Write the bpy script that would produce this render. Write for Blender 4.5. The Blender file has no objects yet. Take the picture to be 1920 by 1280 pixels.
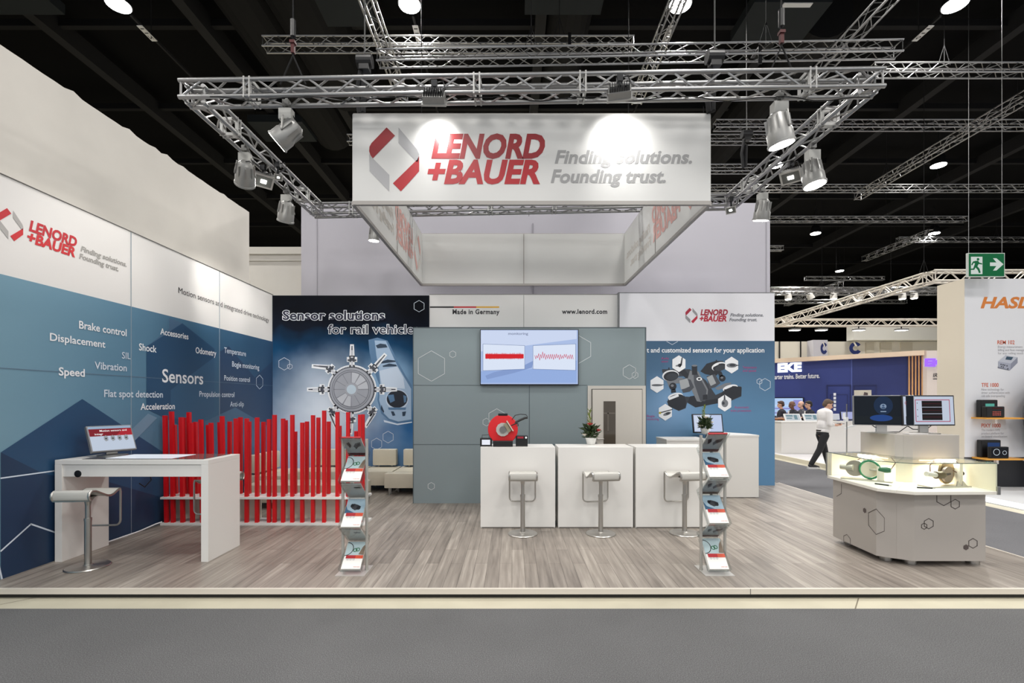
import bpy, bmesh, math, random
from mathutils import Vector, Matrix
random.seed(7)
C = bpy.context.scene.collection
PI = math.pi
# ---------------------------------------------------------------- camera, world, exposure
F, HC = 890.0, 1.65                      # focal length in pixels of the 1920 px frame, eye height
scn = bpy.context.scene
cd = bpy.data.cameras.new('camera'); cam = bpy.data.objects.new('camera', cd); C.objects.link(cam)
cam.location = (0, 0, HC); cam.rotation_euler = (PI/2, 0, 0)
cd.sensor_width = 36; cd.lens = 36*F/1920; cd.shift_y = 112/1920; cd.clip_end = 200
scn.camera = cam
w = bpy.data.worlds.new('world'); scn.world = w; w.use_nodes = True
w.node_tree.nodes['Background'].inputs[0].default_value = (0.95, 0.97, 1, 1)
w.node_tree.nodes['Background'].inputs[1].default_value = 0.75
scn.view_settings.view_transform = 'Standard'; scn.view_settings.look = 'None'
scn.view_settings.gamma = 1; scn.view_settings.use_curve_mapping = False
scn.view_settings.exposure = 0.0
LAMP_W = 175.0                           # each ceiling lamp
LAMP_X = [-12.4, -7.3, -1.9, 3.12, 8.22, 13.3, 18.5]
LAMP_Y = [-9.2, -3.2, 2.8, 8.8, 14.8, 20.8, 26.8, 32.8]
LAMP_Z = 9.0
def lamp_light(name, kind, loc, power, color=(1, .97, .93), aim=None, size=.25, angle=60, blend=.5, parent=None, spread=160):
    l = bpy.data.lights.new(name, kind); l.energy = power; l.color = color
    if kind == 'AREA': l.shape = 'DISK'; l.size = size; l.spread = math.radians(spread)
    if kind == 'SPOT': l.spot_size = math.radians(angle); l.spot_blend = blend; l.shadow_soft_size = size
    o = bpy.data.objects.new(name, l); C.objects.link(o); o.location = loc
    if aim is not None:
        o.rotation_euler = (Vector(aim)-Vector(loc)).to_track_quat('-Z', 'Y').to_euler()
    if parent:
        o.parent = parent; o.location = Vector(loc)-chain(parent)
    return o
for y in LAMP_Y[:3]:
    for x in LAMP_X[:6]:
        lamp_light('ceiling_lamp_light', 'AREA', (x, y, LAMP_Z-.05), LAMP_W, size=1.6)

# ---------------------------------------------------------------- materials
def c(r, g, b):
    f = lambda v: ((v/255)/12.92 if v/255 <= .04045 else ((v/255+.055)/1.055)**2.4)
    return (f(r), f(g), f(b))
_M = {}
def mat(name, rgb, rough=.5, metal=0., emit=0., noise=None, spec=.5, glass=False, coat=0., transl=0.):
    if name in _M: return _M[name]
    m = bpy.data.materials.new(name); m.use_nodes = True
    nt = m.node_tree; b = nt.nodes['Principled BSDF']; col = c(*rgb)
    b.inputs['Base Color'].default_value = (*col, 1); b.inputs['Roughness'].default_value = rough
    b.inputs['Metallic'].default_value = metal; b.inputs['Specular IOR Level'].default_value = spec
    b.inputs['Coat Weight'].default_value = coat
    if emit:
        b.inputs['Emission Color'].default_value = (*col, 1); b.inputs['Emission Strength'].default_value = emit
        b.inputs['Base Color'].default_value = (.01, .01, .01, 1); b.inputs['Specular IOR Level'].default_value = .06
    if noise:                                     # (scale, amount): mottled tone
        tc = nt.nodes.new('ShaderNodeTexCoord'); n = nt.nodes.new('ShaderNodeTexNoise'); n.inputs['Scale'].default_value = noise[0]
        n.inputs['Detail'].default_value = 4
        r = nt.nodes.new('ShaderNodeValToRGB'); k = noise[1]
        r.color_ramp.elements[0].position = .3; r.color_ramp.elements[1].position = .7
        r.color_ramp.elements[0].color = (*[v*(1-k) for v in col], 1); r.color_ramp.elements[1].color = (*[min(1, v*(1+k)) for v in col], 1)
        nt.links.new(tc.outputs['Object'], n.inputs['Vector']); nt.links.new(n.outputs['Fac'], r.inputs['Fac']); nt.links.new(r.outputs['Color'], b.inputs['Base Color'])
    if glass:
        out = nt.nodes['Material Output']; t = nt.nodes.new('ShaderNodeBsdfTransparent'); g = nt.nodes.new('ShaderNodeBsdfGlossy')
        t.inputs[0].default_value = (*col, 1); g.inputs['Roughness'].default_value = .03
        mx = nt.nodes.new('ShaderNodeMixShader'); lw = nt.nodes.new('ShaderNodeLayerWeight'); lw.inputs[0].default_value = .5; pw_ = nt.nodes.new('ShaderNodeMath'); pw_.operation = 'POWER'; pw_.inputs[1].default_value = 4; fr = nt.nodes.new('ShaderNodeMath'); fr.operation = 'MULTIPLY_ADD'; fr.inputs[1].default_value = .5; fr.inputs[2].default_value = .03
        nt.links.new(lw.outputs['Facing'], pw_.inputs[0]); nt.links.new(pw_.outputs[0], fr.inputs[0])
        nt.links.new(fr.outputs[0], mx.inputs[0]); nt.links.new(t.outputs[0], mx.inputs[1]); nt.links.new(g.outputs[0], mx.inputs[2])
        nt.links.new(mx.outputs[0], out.inputs[0])
    if transl:
        out = nt.nodes['Material Output']; t = nt.nodes.new('ShaderNodeBsdfTranslucent'); t.inputs[0].default_value = (*col, 1)
        mx = nt.nodes.new('ShaderNodeMixShader'); mx.inputs[0].default_value = transl
        nt.links.new(b.outputs[0], mx.inputs[1]); nt.links.new(t.outputs[0], mx.inputs[2]); nt.links.new(mx.outputs[0], out.inputs[0])
    _M[name] = m
    return m
WHITE = mat('white_laminate', (226, 224, 220), .35)
PANEL = mat('white_panel', (224, 222, 220), .45)
CREAMW = mat('cream_wall_paint', (208, 204, 197), .7, noise=(1.2, .05))
LAVEN = mat('grey_banner_cloth', (190, 188, 197), .8, noise=(.5, .03))
STEEL = mat('brushed_steel', (186, 184, 180), .32, 1.)
ALU = mat('aluminium', (158, 158, 158), .36, 1.)
DARKMETAL = mat('dark_metal', (40, 41, 43), .45, .6)
BLACK = mat('black_plastic', (16, 16, 18), .4)
CEIL = mat('black_ceiling', (9, 9, 10), .95, spec=.1)
CEIL2 = mat('dark_grey_ceiling_metal', (30, 30, 31), .8, spec=.2)
HULL = mat('grey_lamp_housing', (150, 150, 148), .4, .5)
LENS = mat('lamp_lens', (255, 252, 244), .2, emit=28)
LENS2 = mat('hall_lamp_lens', (255, 253, 246), .2, emit=40)
RED = mat('red_lacquer', (204, 8, 20), .4)
LRED = mat('logo_red', (196, 38, 44), .6)
LRED2 = mat('logo_deep_red', (172, 30, 40), .6)
LGREY = mat('logo_grey', (158, 158, 158), .6)
TGREY = mat('tagline_grey', (158, 156, 152), .6)
FADRED = mat('show_through_red', (212, 166, 160), .8)
FADGREY = mat('show_through_grey', (206, 201, 195), .8)
INK = mat('black_ink', (38, 38, 42), .6)
WINK = mat('white_ink', (238, 240, 244), .5)
WINK2 = mat('soft_white_ink', (214, 224, 236), .5)
CREAM = mat('cream_leather', (203, 196, 178), .5, noise=(6, .03))
GLASS = mat('clear_glass', (250, 253, 251), glass=True)
ACRYL = mat('clear_acrylic', (240, 242, 242), glass=True)
GREIGE = mat('greige_laminate', (172, 166, 160), .4)
BLUEG = mat('blue_grey_panel', (136, 150, 154), .45)
LINE = mat('hexagon_line', (208, 214, 216), .5)
DLINE = mat('dark_hexagon_line', (70, 62, 60), .5)

def nodes_of(name, rough=.5):
    m = bpy.data.materials.new(name); m.use_nodes = True; nt = m.node_tree
    b = nt.nodes['Principled BSDF']; b.inputs['Roughness'].default_value = rough
    return m, nt, b
def ramp(nt, stops):
    r = nt.nodes.new('ShaderNodeValToRGB'); e = r.color_ramp.elements
    while len(e) < len(stops): e.new(.5)
    for q, (p, col) in zip(e, stops): q.position = p; q.color = (*c(*col), 1)
    return r
def wood_floor():
    m, nt, b = nodes_of('grey_oak_planks', .42); L = nt.links.new
    tc = nt.nodes.new('ShaderNodeTexCoord'); mp = nt.nodes.new('ShaderNodeMapping'); mp.inputs['Rotation'].default_value = (0, 0, PI/2)
    L(tc.outputs['Object'], mp.inputs['Vector'])
    br = nt.nodes.new('ShaderNodeTexBrick'); br.offset = .37; br.inputs['Scale'].default_value = 1
    br.inputs['Brick Width'].default_value = 1.15; br.inputs['Row Height'].default_value = .118; br.inputs['Mortar Size'].default_value = .0016
    br.inputs['Color1'].default_value = (0, 0, 0, 1); br.inputs['Color2'].default_value = (1, 1, 1, 1); br.inputs['Mortar'].default_value = (.12, .12, .12, 1)
    L(mp.outputs[0], br.inputs['Vector'])
    s = nt.nodes.new('ShaderNodeMapping'); s.inputs['Scale'].default_value = (26, 1.6, 1); L(tc.outputs['Object'], s.inputs['Vector'])
    n = nt.nodes.new('ShaderNodeTexNoise'); n.inputs['Scale'].default_value = 1; n.inputs['Detail'].default_value = 6; L(s.outputs[0], n.inputs['Vector'])
    n2 = nt.nodes.new('ShaderNodeTexNoise'); n2.inputs['Scale'].default_value = .9; n2.inputs['Detail'].default_value = 2; L(tc.outputs['Object'], n2.inputs['Vector'])
    a = nt.nodes.new('ShaderNodeMath'); a.operation = 'MULTIPLY_ADD'; a.inputs[1].default_value = .2; L(br.outputs['Color'], a.inputs[0])
    k = nt.nodes.new('ShaderNodeMath'); k.operation = 'MULTIPLY'; k.inputs[1].default_value = .7; L(n.outputs['Fac'], k.inputs[0]); L(k.outputs[0], a.inputs[2])
    r = ramp(nt, [(.15, (92, 85, 79)), (.36, (130, 122, 114)), (.54, (150, 142, 133)), (.75, (184, 176, 166))]); L(a.outputs[0], r.inputs['Fac'])
    mx = nt.nodes.new('ShaderNodeMix'); mx.data_type = 'RGBA'; mx.blend_type = 'MULTIPLY'; mx.inputs[0].default_value = 1
    L(r.outputs['Color'], mx.inputs[6])
    r2 = nt.nodes.new('ShaderNodeValToRGB'); r2.color_ramp.elements[0].color = (.3, .28, .27, 1); r2.color_ramp.elements[1].color = (1, 1, 1, 1)
    r2.color_ramp.elements[1].position = .5; r2.color_ramp.elements[0].position = 0
    inv = nt.nodes.new('ShaderNodeMath'); inv.operation = 'SUBTRACT'; inv.inputs[0].default_value = 1; L(br.outputs['Fac'], inv.inputs[1]); L(inv.outputs[0], r2.inputs['Fac'])
    L(r2.outputs['Color'], mx.inputs[7]); L(mx.outputs[2], b.inputs['Base Color'])
    return m
def carpet(name, rgb):
    m, nt, b = nodes_of(name, .95); L = nt.links.new; b.inputs['Specular IOR Level'].default_value = .1
    tc = nt.nodes.new('ShaderNodeTexCoord'); n = nt.nodes.new('ShaderNodeTexNoise'); n.inputs['Scale'].default_value = 160; n.inputs['Detail'].default_value = 3
    n2 = nt.nodes.new('ShaderNodeTexNoise'); n2.inputs['Scale'].default_value = 1.3; n2.inputs['Detail'].default_value = 3
    n.inputs['Roughness'].default_value = .7
    L(tc.outputs['Object'], n.inputs['Vector']); L(tc.outputs['Object'], n2.inputs['Vector'])
    a = nt.nodes.new('ShaderNodeMath'); a.operation = 'MULTIPLY_ADD'; a.inputs[1].default_value = .9; L(n.outputs['Fac'], a.inputs[0])
    k = nt.nodes.new('ShaderNodeMath'); k.operation = 'MULTIPLY'; k.inputs[1].default_value = .10; L(n2.outputs['Fac'], k.inputs[0]); L(k.outputs[0], a.inputs[2])
    r = ramp(nt, [(.3, tuple(v*.72 for v in rgb)), (.5, rgb), (.72, tuple(min(255, v*1.3) for v in rgb))]); L(a.outputs[0], r.inputs['Fac']); L(r.outputs['Color'], b.inputs['Base Color'])
    return m
def poster(name, stops, base_scale=.9, axis=2, lo=0, hi=1, glow=None, amt=.35, rough=.4, spec=.3):
    """printed artwork: a tone ramp along one axis, broken by soft cloud noise, with optional pale blots (x,y,z,radius)"""
    m, nt, b = nodes_of(name, rough); L = nt.links.new; b.inputs['Specular IOR Level'].default_value = spec
    tc = nt.nodes.new('ShaderNodeTexCoord'); sp = nt.nodes.new('ShaderNodeSeparateXYZ'); L(tc.outputs['Object'], sp.inputs[0])
    mr = nt.nodes.new('ShaderNodeMapRange'); mr.inputs[1].default_value = lo; mr.inputs[2].default_value = hi; L(sp.outputs[axis], mr.inputs[0])
    n = nt.nodes.new('ShaderNodeTexNoise'); n.inputs['Scale'].default_value = base_scale; n.inputs['Detail'].default_value = 3; L(tc.outputs['Object'], n.inputs['Vector'])
    a = nt.nodes.new('ShaderNodeMath'); a.operation = 'MULTIPLY_ADD'; a.inputs[1].default_value = amt; L(n.outputs['Fac'], a.inputs[0])
    s = nt.nodes.new('ShaderNodeMath'); s.operation = 'SUBTRACT'; s.inputs[1].default_value = amt*.5; L(mr.outputs[0], s.inputs[0]); L(s.outputs[0], a.inputs[2])
    r = ramp(nt, stops); L(a.outputs[0], r.inputs['Fac']); col = r.outputs['Color']
    for (gx, gy, gz, gr, gcol) in glow or ():
        d = nt.nodes.new('ShaderNodeVectorMath'); d.operation = 'DISTANCE'; d.inputs[1].default_value = (gx, gy, gz); L(tc.outputs['Object'], d.inputs[0])
        ad = nt.nodes.new('ShaderNodeMath'); ad.operation = 'MULTIPLY_ADD'; ad.inputs[1].default_value = .7; L(n.outputs['Fac'], ad.inputs[0]); L(d.outputs['Value'], ad.inputs[2])
        q = nt.nodes.new('ShaderNodeMapRange'); q.interpolation_type = 'SMOOTHSTEP'; q.inputs[1].default_value = .35; q.inputs[2].default_value = gr+.35; q.inputs[3].default_value = .95; q.inputs[4].default_value = 0; L(ad.outputs[0], q.inputs[0])
        mx = nt.nodes.new('ShaderNodeMix'); mx.data_type = 'RGBA'; mx.inputs[7].default_value = (*c(*gcol), 1); L(q.outputs[0], mx.inputs[0]); L(col, mx.inputs[6]); col = mx.outputs[2]
    L(col, b.inputs['Base Color'])
    return m

# ---------------------------------------------------------------- mesh helpers
def chain(o):
    v = Vector((0, 0, 0))
    while o: v += o.location; o = o.parent
    return v
class MB:
    def __init__(s): s.v = []; s.f = []
    def add(s, vs, fs):
        k = len(s.v); s.v += [tuple(p) for p in vs]; s.f += [tuple(i+k for i in f) for f in fs]; return s
    def box(s, x0, x1, y0, y1, z0, z1):
        return s.add([(x0,y0,z0),(x1,y0,z0),(x1,y1,z0),(x0,y1,z0),(x0,y0,z1),(x1,y0,z1),(x1,y1,z1),(x0,y1,z1)],
                     [(3,2,1,0),(4,5,6,7),(0,1,5,4),(1,2,6,5),(2,3,7,6),(3,0,4,7)])
    def obox(s, ctr, ax, ay, az):            # box by centre and three half-axis vectors
        ctr, ax, ay, az = map(Vector, (ctr, ax, ay, az)); vs = []
        for k in (-1, 1):
            for i, j in ((-1,-1),(1,-1),(1,1),(-1,1)): vs.append(ctr+ax*i+ay*j+az*k)
        return s.add(vs, [(3,2,1,0),(4,5,6,7),(0,1,5,4),(1,2,6,5),(2,3,7,6),(3,0,4,7)])
    def prism(s, poly, z0, z1):
        n = len(poly)
        return s.add([(x,y,z0) for x,y in poly]+[(x,y,z1) for x,y in poly],
                     [tuple(range(n-1,-1,-1)), tuple(range(n,2*n))]+[(i,(i+1)%n,n+(i+1)%n,n+i) for i in range(n)])
    def slab(s, pts, n, t):                 # planar polygon given in 3-D, thickened along n
        pts = [Vector(p) for p in pts]; n = Vector(n)*t; k = len(pts)
        return s.add(pts+[p+n for p in pts], [tuple(range(k-1,-1,-1)), tuple(range(k,2*k))]+[(i,(i+1)%k,k+(i+1)%k,k+i) for i in range(k)])
    def tube(s, p0, p1, r0, r1=None, n=8, caps=True):
        p0, p1 = Vector(p0), Vector(p1); r1 = r0 if r1 is None else r1; d = (p1-p0)
        if d.length < 1e-6: return s
        d.normalize(); a = d.orthogonal().normalized(); b = d.cross(a); vs = []
        for p, r in ((p0, r0), (p1, r1)):
            for i in range(n): vs.append(p+a*(r*math.cos(2*PI*i/n))+b*(r*math.sin(2*PI*i/n)))
        fs = [(i,(i+1)%n,n+(i+1)%n,n+i) for i in range(n)]
        if caps: fs += [tuple(range(n-1,-1,-1)), tuple(range(n,2*n))]
        return s.add(vs, fs)
    def path(s, pts, r, n=8, closed=False):
        pts = [Vector(p) for p in pts]; m = len(pts); rings = []; a = None
        for i, p in enumerate(pts):
            q0 = pts[(i-1) % m] if closed or i else pts[0]; q1 = pts[(i+1) % m] if closed or i < m-1 else pts[-1]
            d = (q1-q0).normalized(); a = d.orthogonal().normalized() if a is None else (a-d*a.dot(d)).normalized(); b = d.cross(a)
            rings.append([p+a*(r*math.cos(2*PI*k/n))+b*(r*math.sin(2*PI*k/n)) for k in range(n)])
        vs = [v for g in rings for v in g]; fs = []
        for i in range(m if closed else m-1):
            j = (i+1) % m
            fs += [(i*n+k, i*n+(k+1)%n, j*n+(k+1)%n, j*n+k) for k in range(n)]
        if not closed: fs += [tuple(range(n-1,-1,-1)), tuple((m-1)*n+k for k in range(n))]
        return s.add(vs, fs)
    def lathe(s, prof, o=(0,0,0), ax=(0,0,1), n=24):     # profile of (radius, height) about an axis
        o, ax = Vector(o), Vector(ax).normalized(); a = ax.orthogonal().normalized(); b = ax.cross(a); vs = []
        for r, h in prof:
            for i in range(n): vs.append(o+ax*h+a*(r*math.cos(2*PI*i/n))+b*(r*math.sin(2*PI*i/n)))
        fs = [(q*n+i, q*n+(i+1)%n, (q+1)*n+(i+1)%n, (q+1)*n+i) for q in range(len(prof)-1) for i in range(n)]
        fs += [tuple(range(n-1,-1,-1)), tuple((len(prof)-1)*n+i for i in range(n))]
        return s.add(vs, fs)
    def ball(s, o, rx, ry=None, rz=None, n=12, R=None):
        ry = ry or rx; rz = rz or rx; o = Vector(o); vs = []; m = n//2
        for j in range(1, m):
            t = PI*j/m
            for i in range(n):
                p = Vector((rx*math.sin(t)*math.cos(2*PI*i/n), ry*math.sin(t)*math.sin(2*PI*i/n), rz*math.cos(t)))
                vs.append(o+(R @ p if R else p))
        vs += [o+(R @ Vector((0,0,rz)) if R else Vector((0,0,rz))), o-(R @ Vector((0,0,rz)) if R else Vector((0,0,rz)))]
        k = len(vs); fs = [(j*n+i, (j+1)*n+i, (j+1)*n+(i+1)%n, j*n+(i+1)%n) for j in range(m-2) for i in range(n)]
        fs += [(k-2, i, (i+1)%n) for i in range(n)]+[(k-1, (m-2)*n+(i+1)%n, (m-2)*n+i) for i in range(n)]
        return s.add(vs, fs)
    def cap(s, p0, r0, p1, r1, n=12):        # tapered limb with round ends
        s.tube(p0, p1, r0, r1, n); s.ball(p0, r0, n=n); s.ball(p1, r1, n=n); return s
    def build(s, name, m, parent=None, smooth=False, bevel=0., remesh=0.):
        off = chain(parent); me = bpy.data.meshes.new(name)
        me.from_pydata([Vector(p)-off for p in s.v], [], s.f)
        bm = bmesh.new(); bm.from_mesh(me); bmesh.ops.recalc_face_normals(bm, faces=bm.faces)
        if bevel: bmesh.ops.bevel(bm, geom=[e for e in bm.edges if len(e.link_faces) == 2 and e.calc_face_angle(0) > .6], offset=bevel, segments=2, affect='EDGES', profile=.6)
        bm.to_mesh(me); bm.free(); me.update()
        o = bpy.data.objects.new(name, me); C.objects.link(o)
        me.materials.append(m)
        if remesh:
            md = o.modifiers.new('r', 'REMESH'); md.mode = 'VOXEL'; md.voxel_size = remesh
            sm = o.modifiers.new('s', 'SMOOTH'); sm.iterations = 3; sm.factor = .5
            dg = bpy.context.evaluated_depsgraph_get(); dg.update()
            nm = bpy.data.meshes.new_from_object(o.evaluated_get(dg)); o.modifiers.clear(); o.data = nm; me = nm
            if not me.materials: me.materials.append(m)
        if smooth:
            me.shade_smooth()
            if not remesh:
                try: me.set_sharp_from_angle(angle=.7)
                except Exception: pass
        if parent: o.parent = parent
        return o
def tag(o, label, cat=None, group=None, kind=None):
    o['label'] = label
    if cat: o['category'] = cat
    if group: o['group'] = group
    if kind: o['kind'] = kind
    return o
def thing(name, label, cat, loc=(0,0,0), group=None):
    o = bpy.data.objects.new(name, None); C.objects.link(o); o.location = loc; o.empty_display_size = .1
    return tag(o, label, cat, group)
def struct(name, mb, m, label, cat='wall', parent=None, **k):
    o = mb.build(name, m, parent, **k); tag(o, label, cat, kind='structure'); return o
def dup(root, label, group=None, name=None):
    r = root.copy(); C.objects.link(r); r['label'] = label
    if group: r['group'] = group
    def rec(a, b):
        for ch in a.children:
            if ch.type == 'LIGHT': continue
            k = ch.copy(); C.objects.link(k); k.parent = b; rec(ch, k)
    rec(root, r)
    return r
def X(u, d): return (u-960)*d/F
def Z(v, d): return HC-(v-752)*d/F

class Pl:                                     # a plane that carries print: origin, right, up, normal
    def __init__(s, o, a, b, n): s.o, s.a, s.b, s.n = map(Vector, (o, a, b, n))
    def p(s, x, y, off=0): return s.o+s.a*x+s.b*y+s.n*off
class Front(Pl):
    def __init__(s, d): super().__init__((0,d,0), (1,0,0), (0,0,1), (0,-1,0)); s.d = d
    def px(s, u, v): return (X(u, s.d), Z(v, s.d))
class LeftW(Pl):
    def __init__(s, x): super().__init__((x,0,0), (0,1,0), (0,0,1), (1,0,0)); s.x = x
    def px(s, u, v):
        y = F*s.x/(u-960); return (y, Z(v, y))
def decal(P, polys, m, name, parent, off=.002):
    b = MB()
    for q in polys:
        b.add([P.p(x, y, off) for x, y in q], [tuple(range(len(q)))])
    o = b.build(name, m, parent)
    bm = bmesh.new(); bm.from_mesh(o.data)
    nn = P.n
    for f in bm.faces:
        f.normal_update()
        if f.normal.dot(nn) < 0: f.normal_flip()
    bm.to_mesh(o.data); bm.free()
    return o
def hexpts(cx, cy, R, rot=PI/2, k=1.): return [(cx+k*R*math.cos(rot+i*PI/3), cy+R*math.sin(rot+i*PI/3)) for i in range(6)]
def lines(pts, wd, closed=True):
    out = []; n = len(pts)
    for i in range(n if closed else n-1):
        a, b = Vector(pts[i]), Vector(pts[(i+1) % n]); d = (b-a).normalized(); q = Vector((-d.y, d.x))*wd/2; e = d*wd*.25
        out.append([tuple(v) for v in (a-e-q, b+e-q, b+e+q, a-e+q)])
    return out
def disc(cx, cy, r, n=28, r2=None): return [(cx+r*math.cos(2*PI*i/n), cy+(r2 or r)*math.sin(2*PI*i/n)) for i in range(n)]
def ringq(cx, cy, r0, r1, a0=0, a1=2*PI, n=32):
    out = []
    for i in range(n):
        t, u = a0+(a1-a0)*i/n, a0+(a1-a0)*(i+1)/n
        out.append([(cx+r0*math.cos(t), cy+r0*math.sin(t)), (cx+r1*math.cos(t), cy+r1*math.sin(t)), (cx+r1*math.cos(u), cy+r1*math.sin(u)), (cx+r0*math.cos(u), cy+r0*math.sin(u))])
    return out
_T = {}
def glyphs(s, bold=0., shear=0., space=1.):
    k = (s, bold, shear, space)
    if k in _T: return _T[k]
    cu = bpy.data.curves.new('t', 'FONT'); cu.body = s; cu.size = 1; cu.offset = bold; cu.shear = shear; cu.resolution_u = 3; cu.space_character = space
    o = bpy.data.objects.new('t', cu); C.objects.link(o)
    dg = bpy.context.evaluated_depsgraph_get(); dg.update()
    me = bpy.data.meshes.new_from_object(o.evaluated_get(dg)); vs = [(v.co.x, v.co.y) for v in me.vertices]; fs = [tuple(p.vertices) for p in me.polygons]
    bpy.data.objects.remove(o); bpy.data.meshes.remove(me); bpy.data.curves.remove(cu)
    _T[k] = (vs, fs); return _T[k]
_hv, _ = glyphs('H'); CAP = max(y for _, y in _hv)
def text(P, s, x0, x1, base, cap, m, parent, name='lettering', bold=.012, shear=0., off=.0025, rise=0., space=1.):
    """letters from x0 to x1 on a plane, baseline and capital height in metres"""
    vs, fs = glyphs(s, bold, shear, space); ref, _ = glyphs(s, 0, shear, space)
    a, b = min(x for x, _ in ref), max(x for x, _ in ref); sx = (x1-x0)/(b-a); sy = cap/CAP
    mb = MB(); mb.add([P.p(x0+(x-a)*sx, base+y*sy+rise*(x-a)/(b-a), off) for x, y in vs], fs)
    o = mb.build(name, m, parent); return o
def textpx(P, s, u0, u1, vb, caps, m, parent, name='lettering', vb1=None, **k):
    """the same from measured edges: baseline vb at u0 (vb1 at u1), capital height caps in pixels at u0"""
    a, zb = P.px(u0, vb); b, zb1 = P.px(u1, vb if vb1 is None else vb1); _, zt = P.px(u0, vb-caps)
    return text(P, s, a, b, zb, zt-zb, m, parent, name, rise=zb1-zb if vb1 is not None else 0, **k)
def logo(P, x0, ytop, k, parent, red, deep, grey, tg, off=.003):
    f = lambda pts: [(x0+(x-157)*k, ytop-(y-712)*k) for x, y in pts]
    decal(P, [f([(255,712),(302,758),(178,885),(164,868),(157,845),(159,820),(170,800)])], deep, 'logo_ribbon', parent, off)
    decal(P, [f([(322,713),(425,835),(437,862),(434,885),(427,908),(322,800)])], grey, 'logo_ribbon', parent, off)
    decal(P, [f([(437,872),(437,958),(335,1070),(290,1025),(425,893)])], red, 'logo_ribbon', parent, off)
    decal(P, [f([(157,858),(164,872),(270,978),(270,1070),(160,957)])], grey, 'logo_ribbon', parent, off)
    g = lambda x: x0+(x-157)*k
    h = lambda y: ytop-(y-712)*k
    text(P, 'LENORD', g(513), g(1135), h(880), 125*k, deep, parent, bold=.042, shear=.22, off=off)
    text(P, '+BAUER', g(492), g(1102), h(1022), 122*k, red, parent, bold=.042, shear=.22, off=off)
    text(P, 'Finding solutions.', g(1200), g(1962), h(912), 70*k, tg, parent, bold=.028, shear=.22, off=off)
    text(P, 'Founding trust.', g(1178), g(1815), h(1020), 70*k, tg, parent, bold=.028, shear=.22, off=off)

# ---------------------------------------------------------------- hall shell and floors
ZP = .08
conc = mat('pale_screed', (190, 184, 164), .7, noise=(2.5, .06))
struct('floor_hall', MB().box(-17, 42, -6, 43, -.1, 0), conc, 'pale screed hall floor showing as a strip before the stage', 'floor')
struct('floor_carpet', MB().box(-17, 42, -6, 3.765, .0, .006), carpet('grey_carpet', (98, 98, 99)), 'dark grey hall carpet in front of the stage', 'floor')
struct('floor_carpet', MB().box(5.35, 7.45, 3.9, 40, .0, .006), carpet('grey_carpet_aisle', (104, 104, 107)), 'grey carpet aisle beside the wooden stage', 'floor')
for u, v0, v1, w_ in ((30, 1144, 1122, .012), (545, 1140, 1133, .03), (1620, 1113, 1140, .012)):
    pass
gap = MB()
for x0, x1 in ((-4.25, -4.02), (2.72, 2.9)):
    gap.add([(x0, 3.77, .001), (x0+.012, 3.77, .001), (x1+.012, 3.98, .001), (x1, 3.98, .001)], [(0,1,2,3)])
struct('trim_1', gap, mat('floor_joint', (120, 112, 96), .9), 'dark joint lines across the pale floor strip', 'joint')
fl = struct('floor', MB().box(-4.52, 5.13, 3.985, 9.15, ZP-.012, ZP), wood_floor(), 'grey oak plank floor of the raised stage', 'floor')
fr = struct('trim_2', MB().box(-4.54, 5.15, 3.965, 3.99, ZP-.042, ZP+.003), mat('pale_edge_profile', (214, 207, 196), .4), 'pale metal edge profile along the stage front', 'trim')
MB().box(1.99, 1.994, 3.9635, 3.966, ZP-.042, ZP+.003).build('joint', INK, fr)
struct('trim_3', MB().box(-4.52, 5.13, 3.993, 9.15, .0, ZP-.013), BLACK, 'black recessed plinth under the stage', 'trim')
struct('trim_4', MB().box(5.13, 5.15, 3.99, 9.15, .0, ZP+.003), mat('pale_edge_profile', (214, 207, 196)), 'pale metal edge profile along the stage side', 'trim')
cl = struct('ceiling', MB().box(-17, 42, -6, 43, 10.2, 10.3), CEIL, 'black hall ceiling', 'ceiling')
bm_ = MB()
for x in (-9.9, -6.6, -4.6, .6, 5.7, 10.8, 15.9, 21): bm_.box(x-.11, x+.11, -5, 42, 9.55, 9.95)
struct('ceiling_beam', bm_, CEIL2, 'dark beams under the black ceiling', 'beam')
b2 = MB()
for y in (7.4, 10.3, 13.2, 16.2, 19, 22, 25, 28, 33): b2.box(-16, 41, y-.06, y+.06, 9.75, 9.9)
struct('ceiling_beam', b2, mat('dark_rail', (18, 18, 19), .8, spec=.2), 'thin dark cross beams under the black ceiling', 'beam')
b3 = MB()
for x, y, r in ((-4.2, 9.3, .75), (-5.4, 11.5, .6), (1.2, 9.2, .5), (6.6, 12.5, .6)): b3.tube((x, y-2.5, 9.9), (x, y+3, 9.9), r, n=20)
struct('ceiling_duct', b3, mat('dark_duct', (12, 12, 13), .8, spec=.2), 'wide black ducts under the ceiling', 'duct')
b4 = MB()
for x, y in ((-9.6, 8.9), (-6.5, 13.5), (1.0, 8.9), (5.4, 9.6), (-3.5, 9.2)): b4.box(x-.75, x+.75, y-.5, y+.5, 9.3, 9.5)
cpn = struct('ceiling_panel', b4, mat('dark_teal_panel', (30, 34, 36), .8, spec=.2), 'dark teal boxes under the ceiling', 'panel')
b5 = MB()
for x, y in ((-9.5, 8.55), (1.0, 8.6), (5.5, 9.25), (-3.5, 8.9)): b5.box(x-.28, x+.28, y-.14, y-.04, 9.285, 9.3)
b5.build('tag_plate', mat('white_tag', (200, 200, 200), .6), cpn)
struct('wall_hall_back', MB().box(-17, 42, 43, 43.2, 0, 10.2), CEIL, 'black far wall of the hall')
struct('wall_hall_left', MB().box(-17.2, -17, -6, 43, 0, 10.2), CEIL, 'black side wall of the hall beyond the cream partition')
struct('wall_hall_right', MB().box(42, 42.2, -6, 43, 0, 10.2), CEIL, 'black side wall of the hall beyond the other stands')

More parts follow.
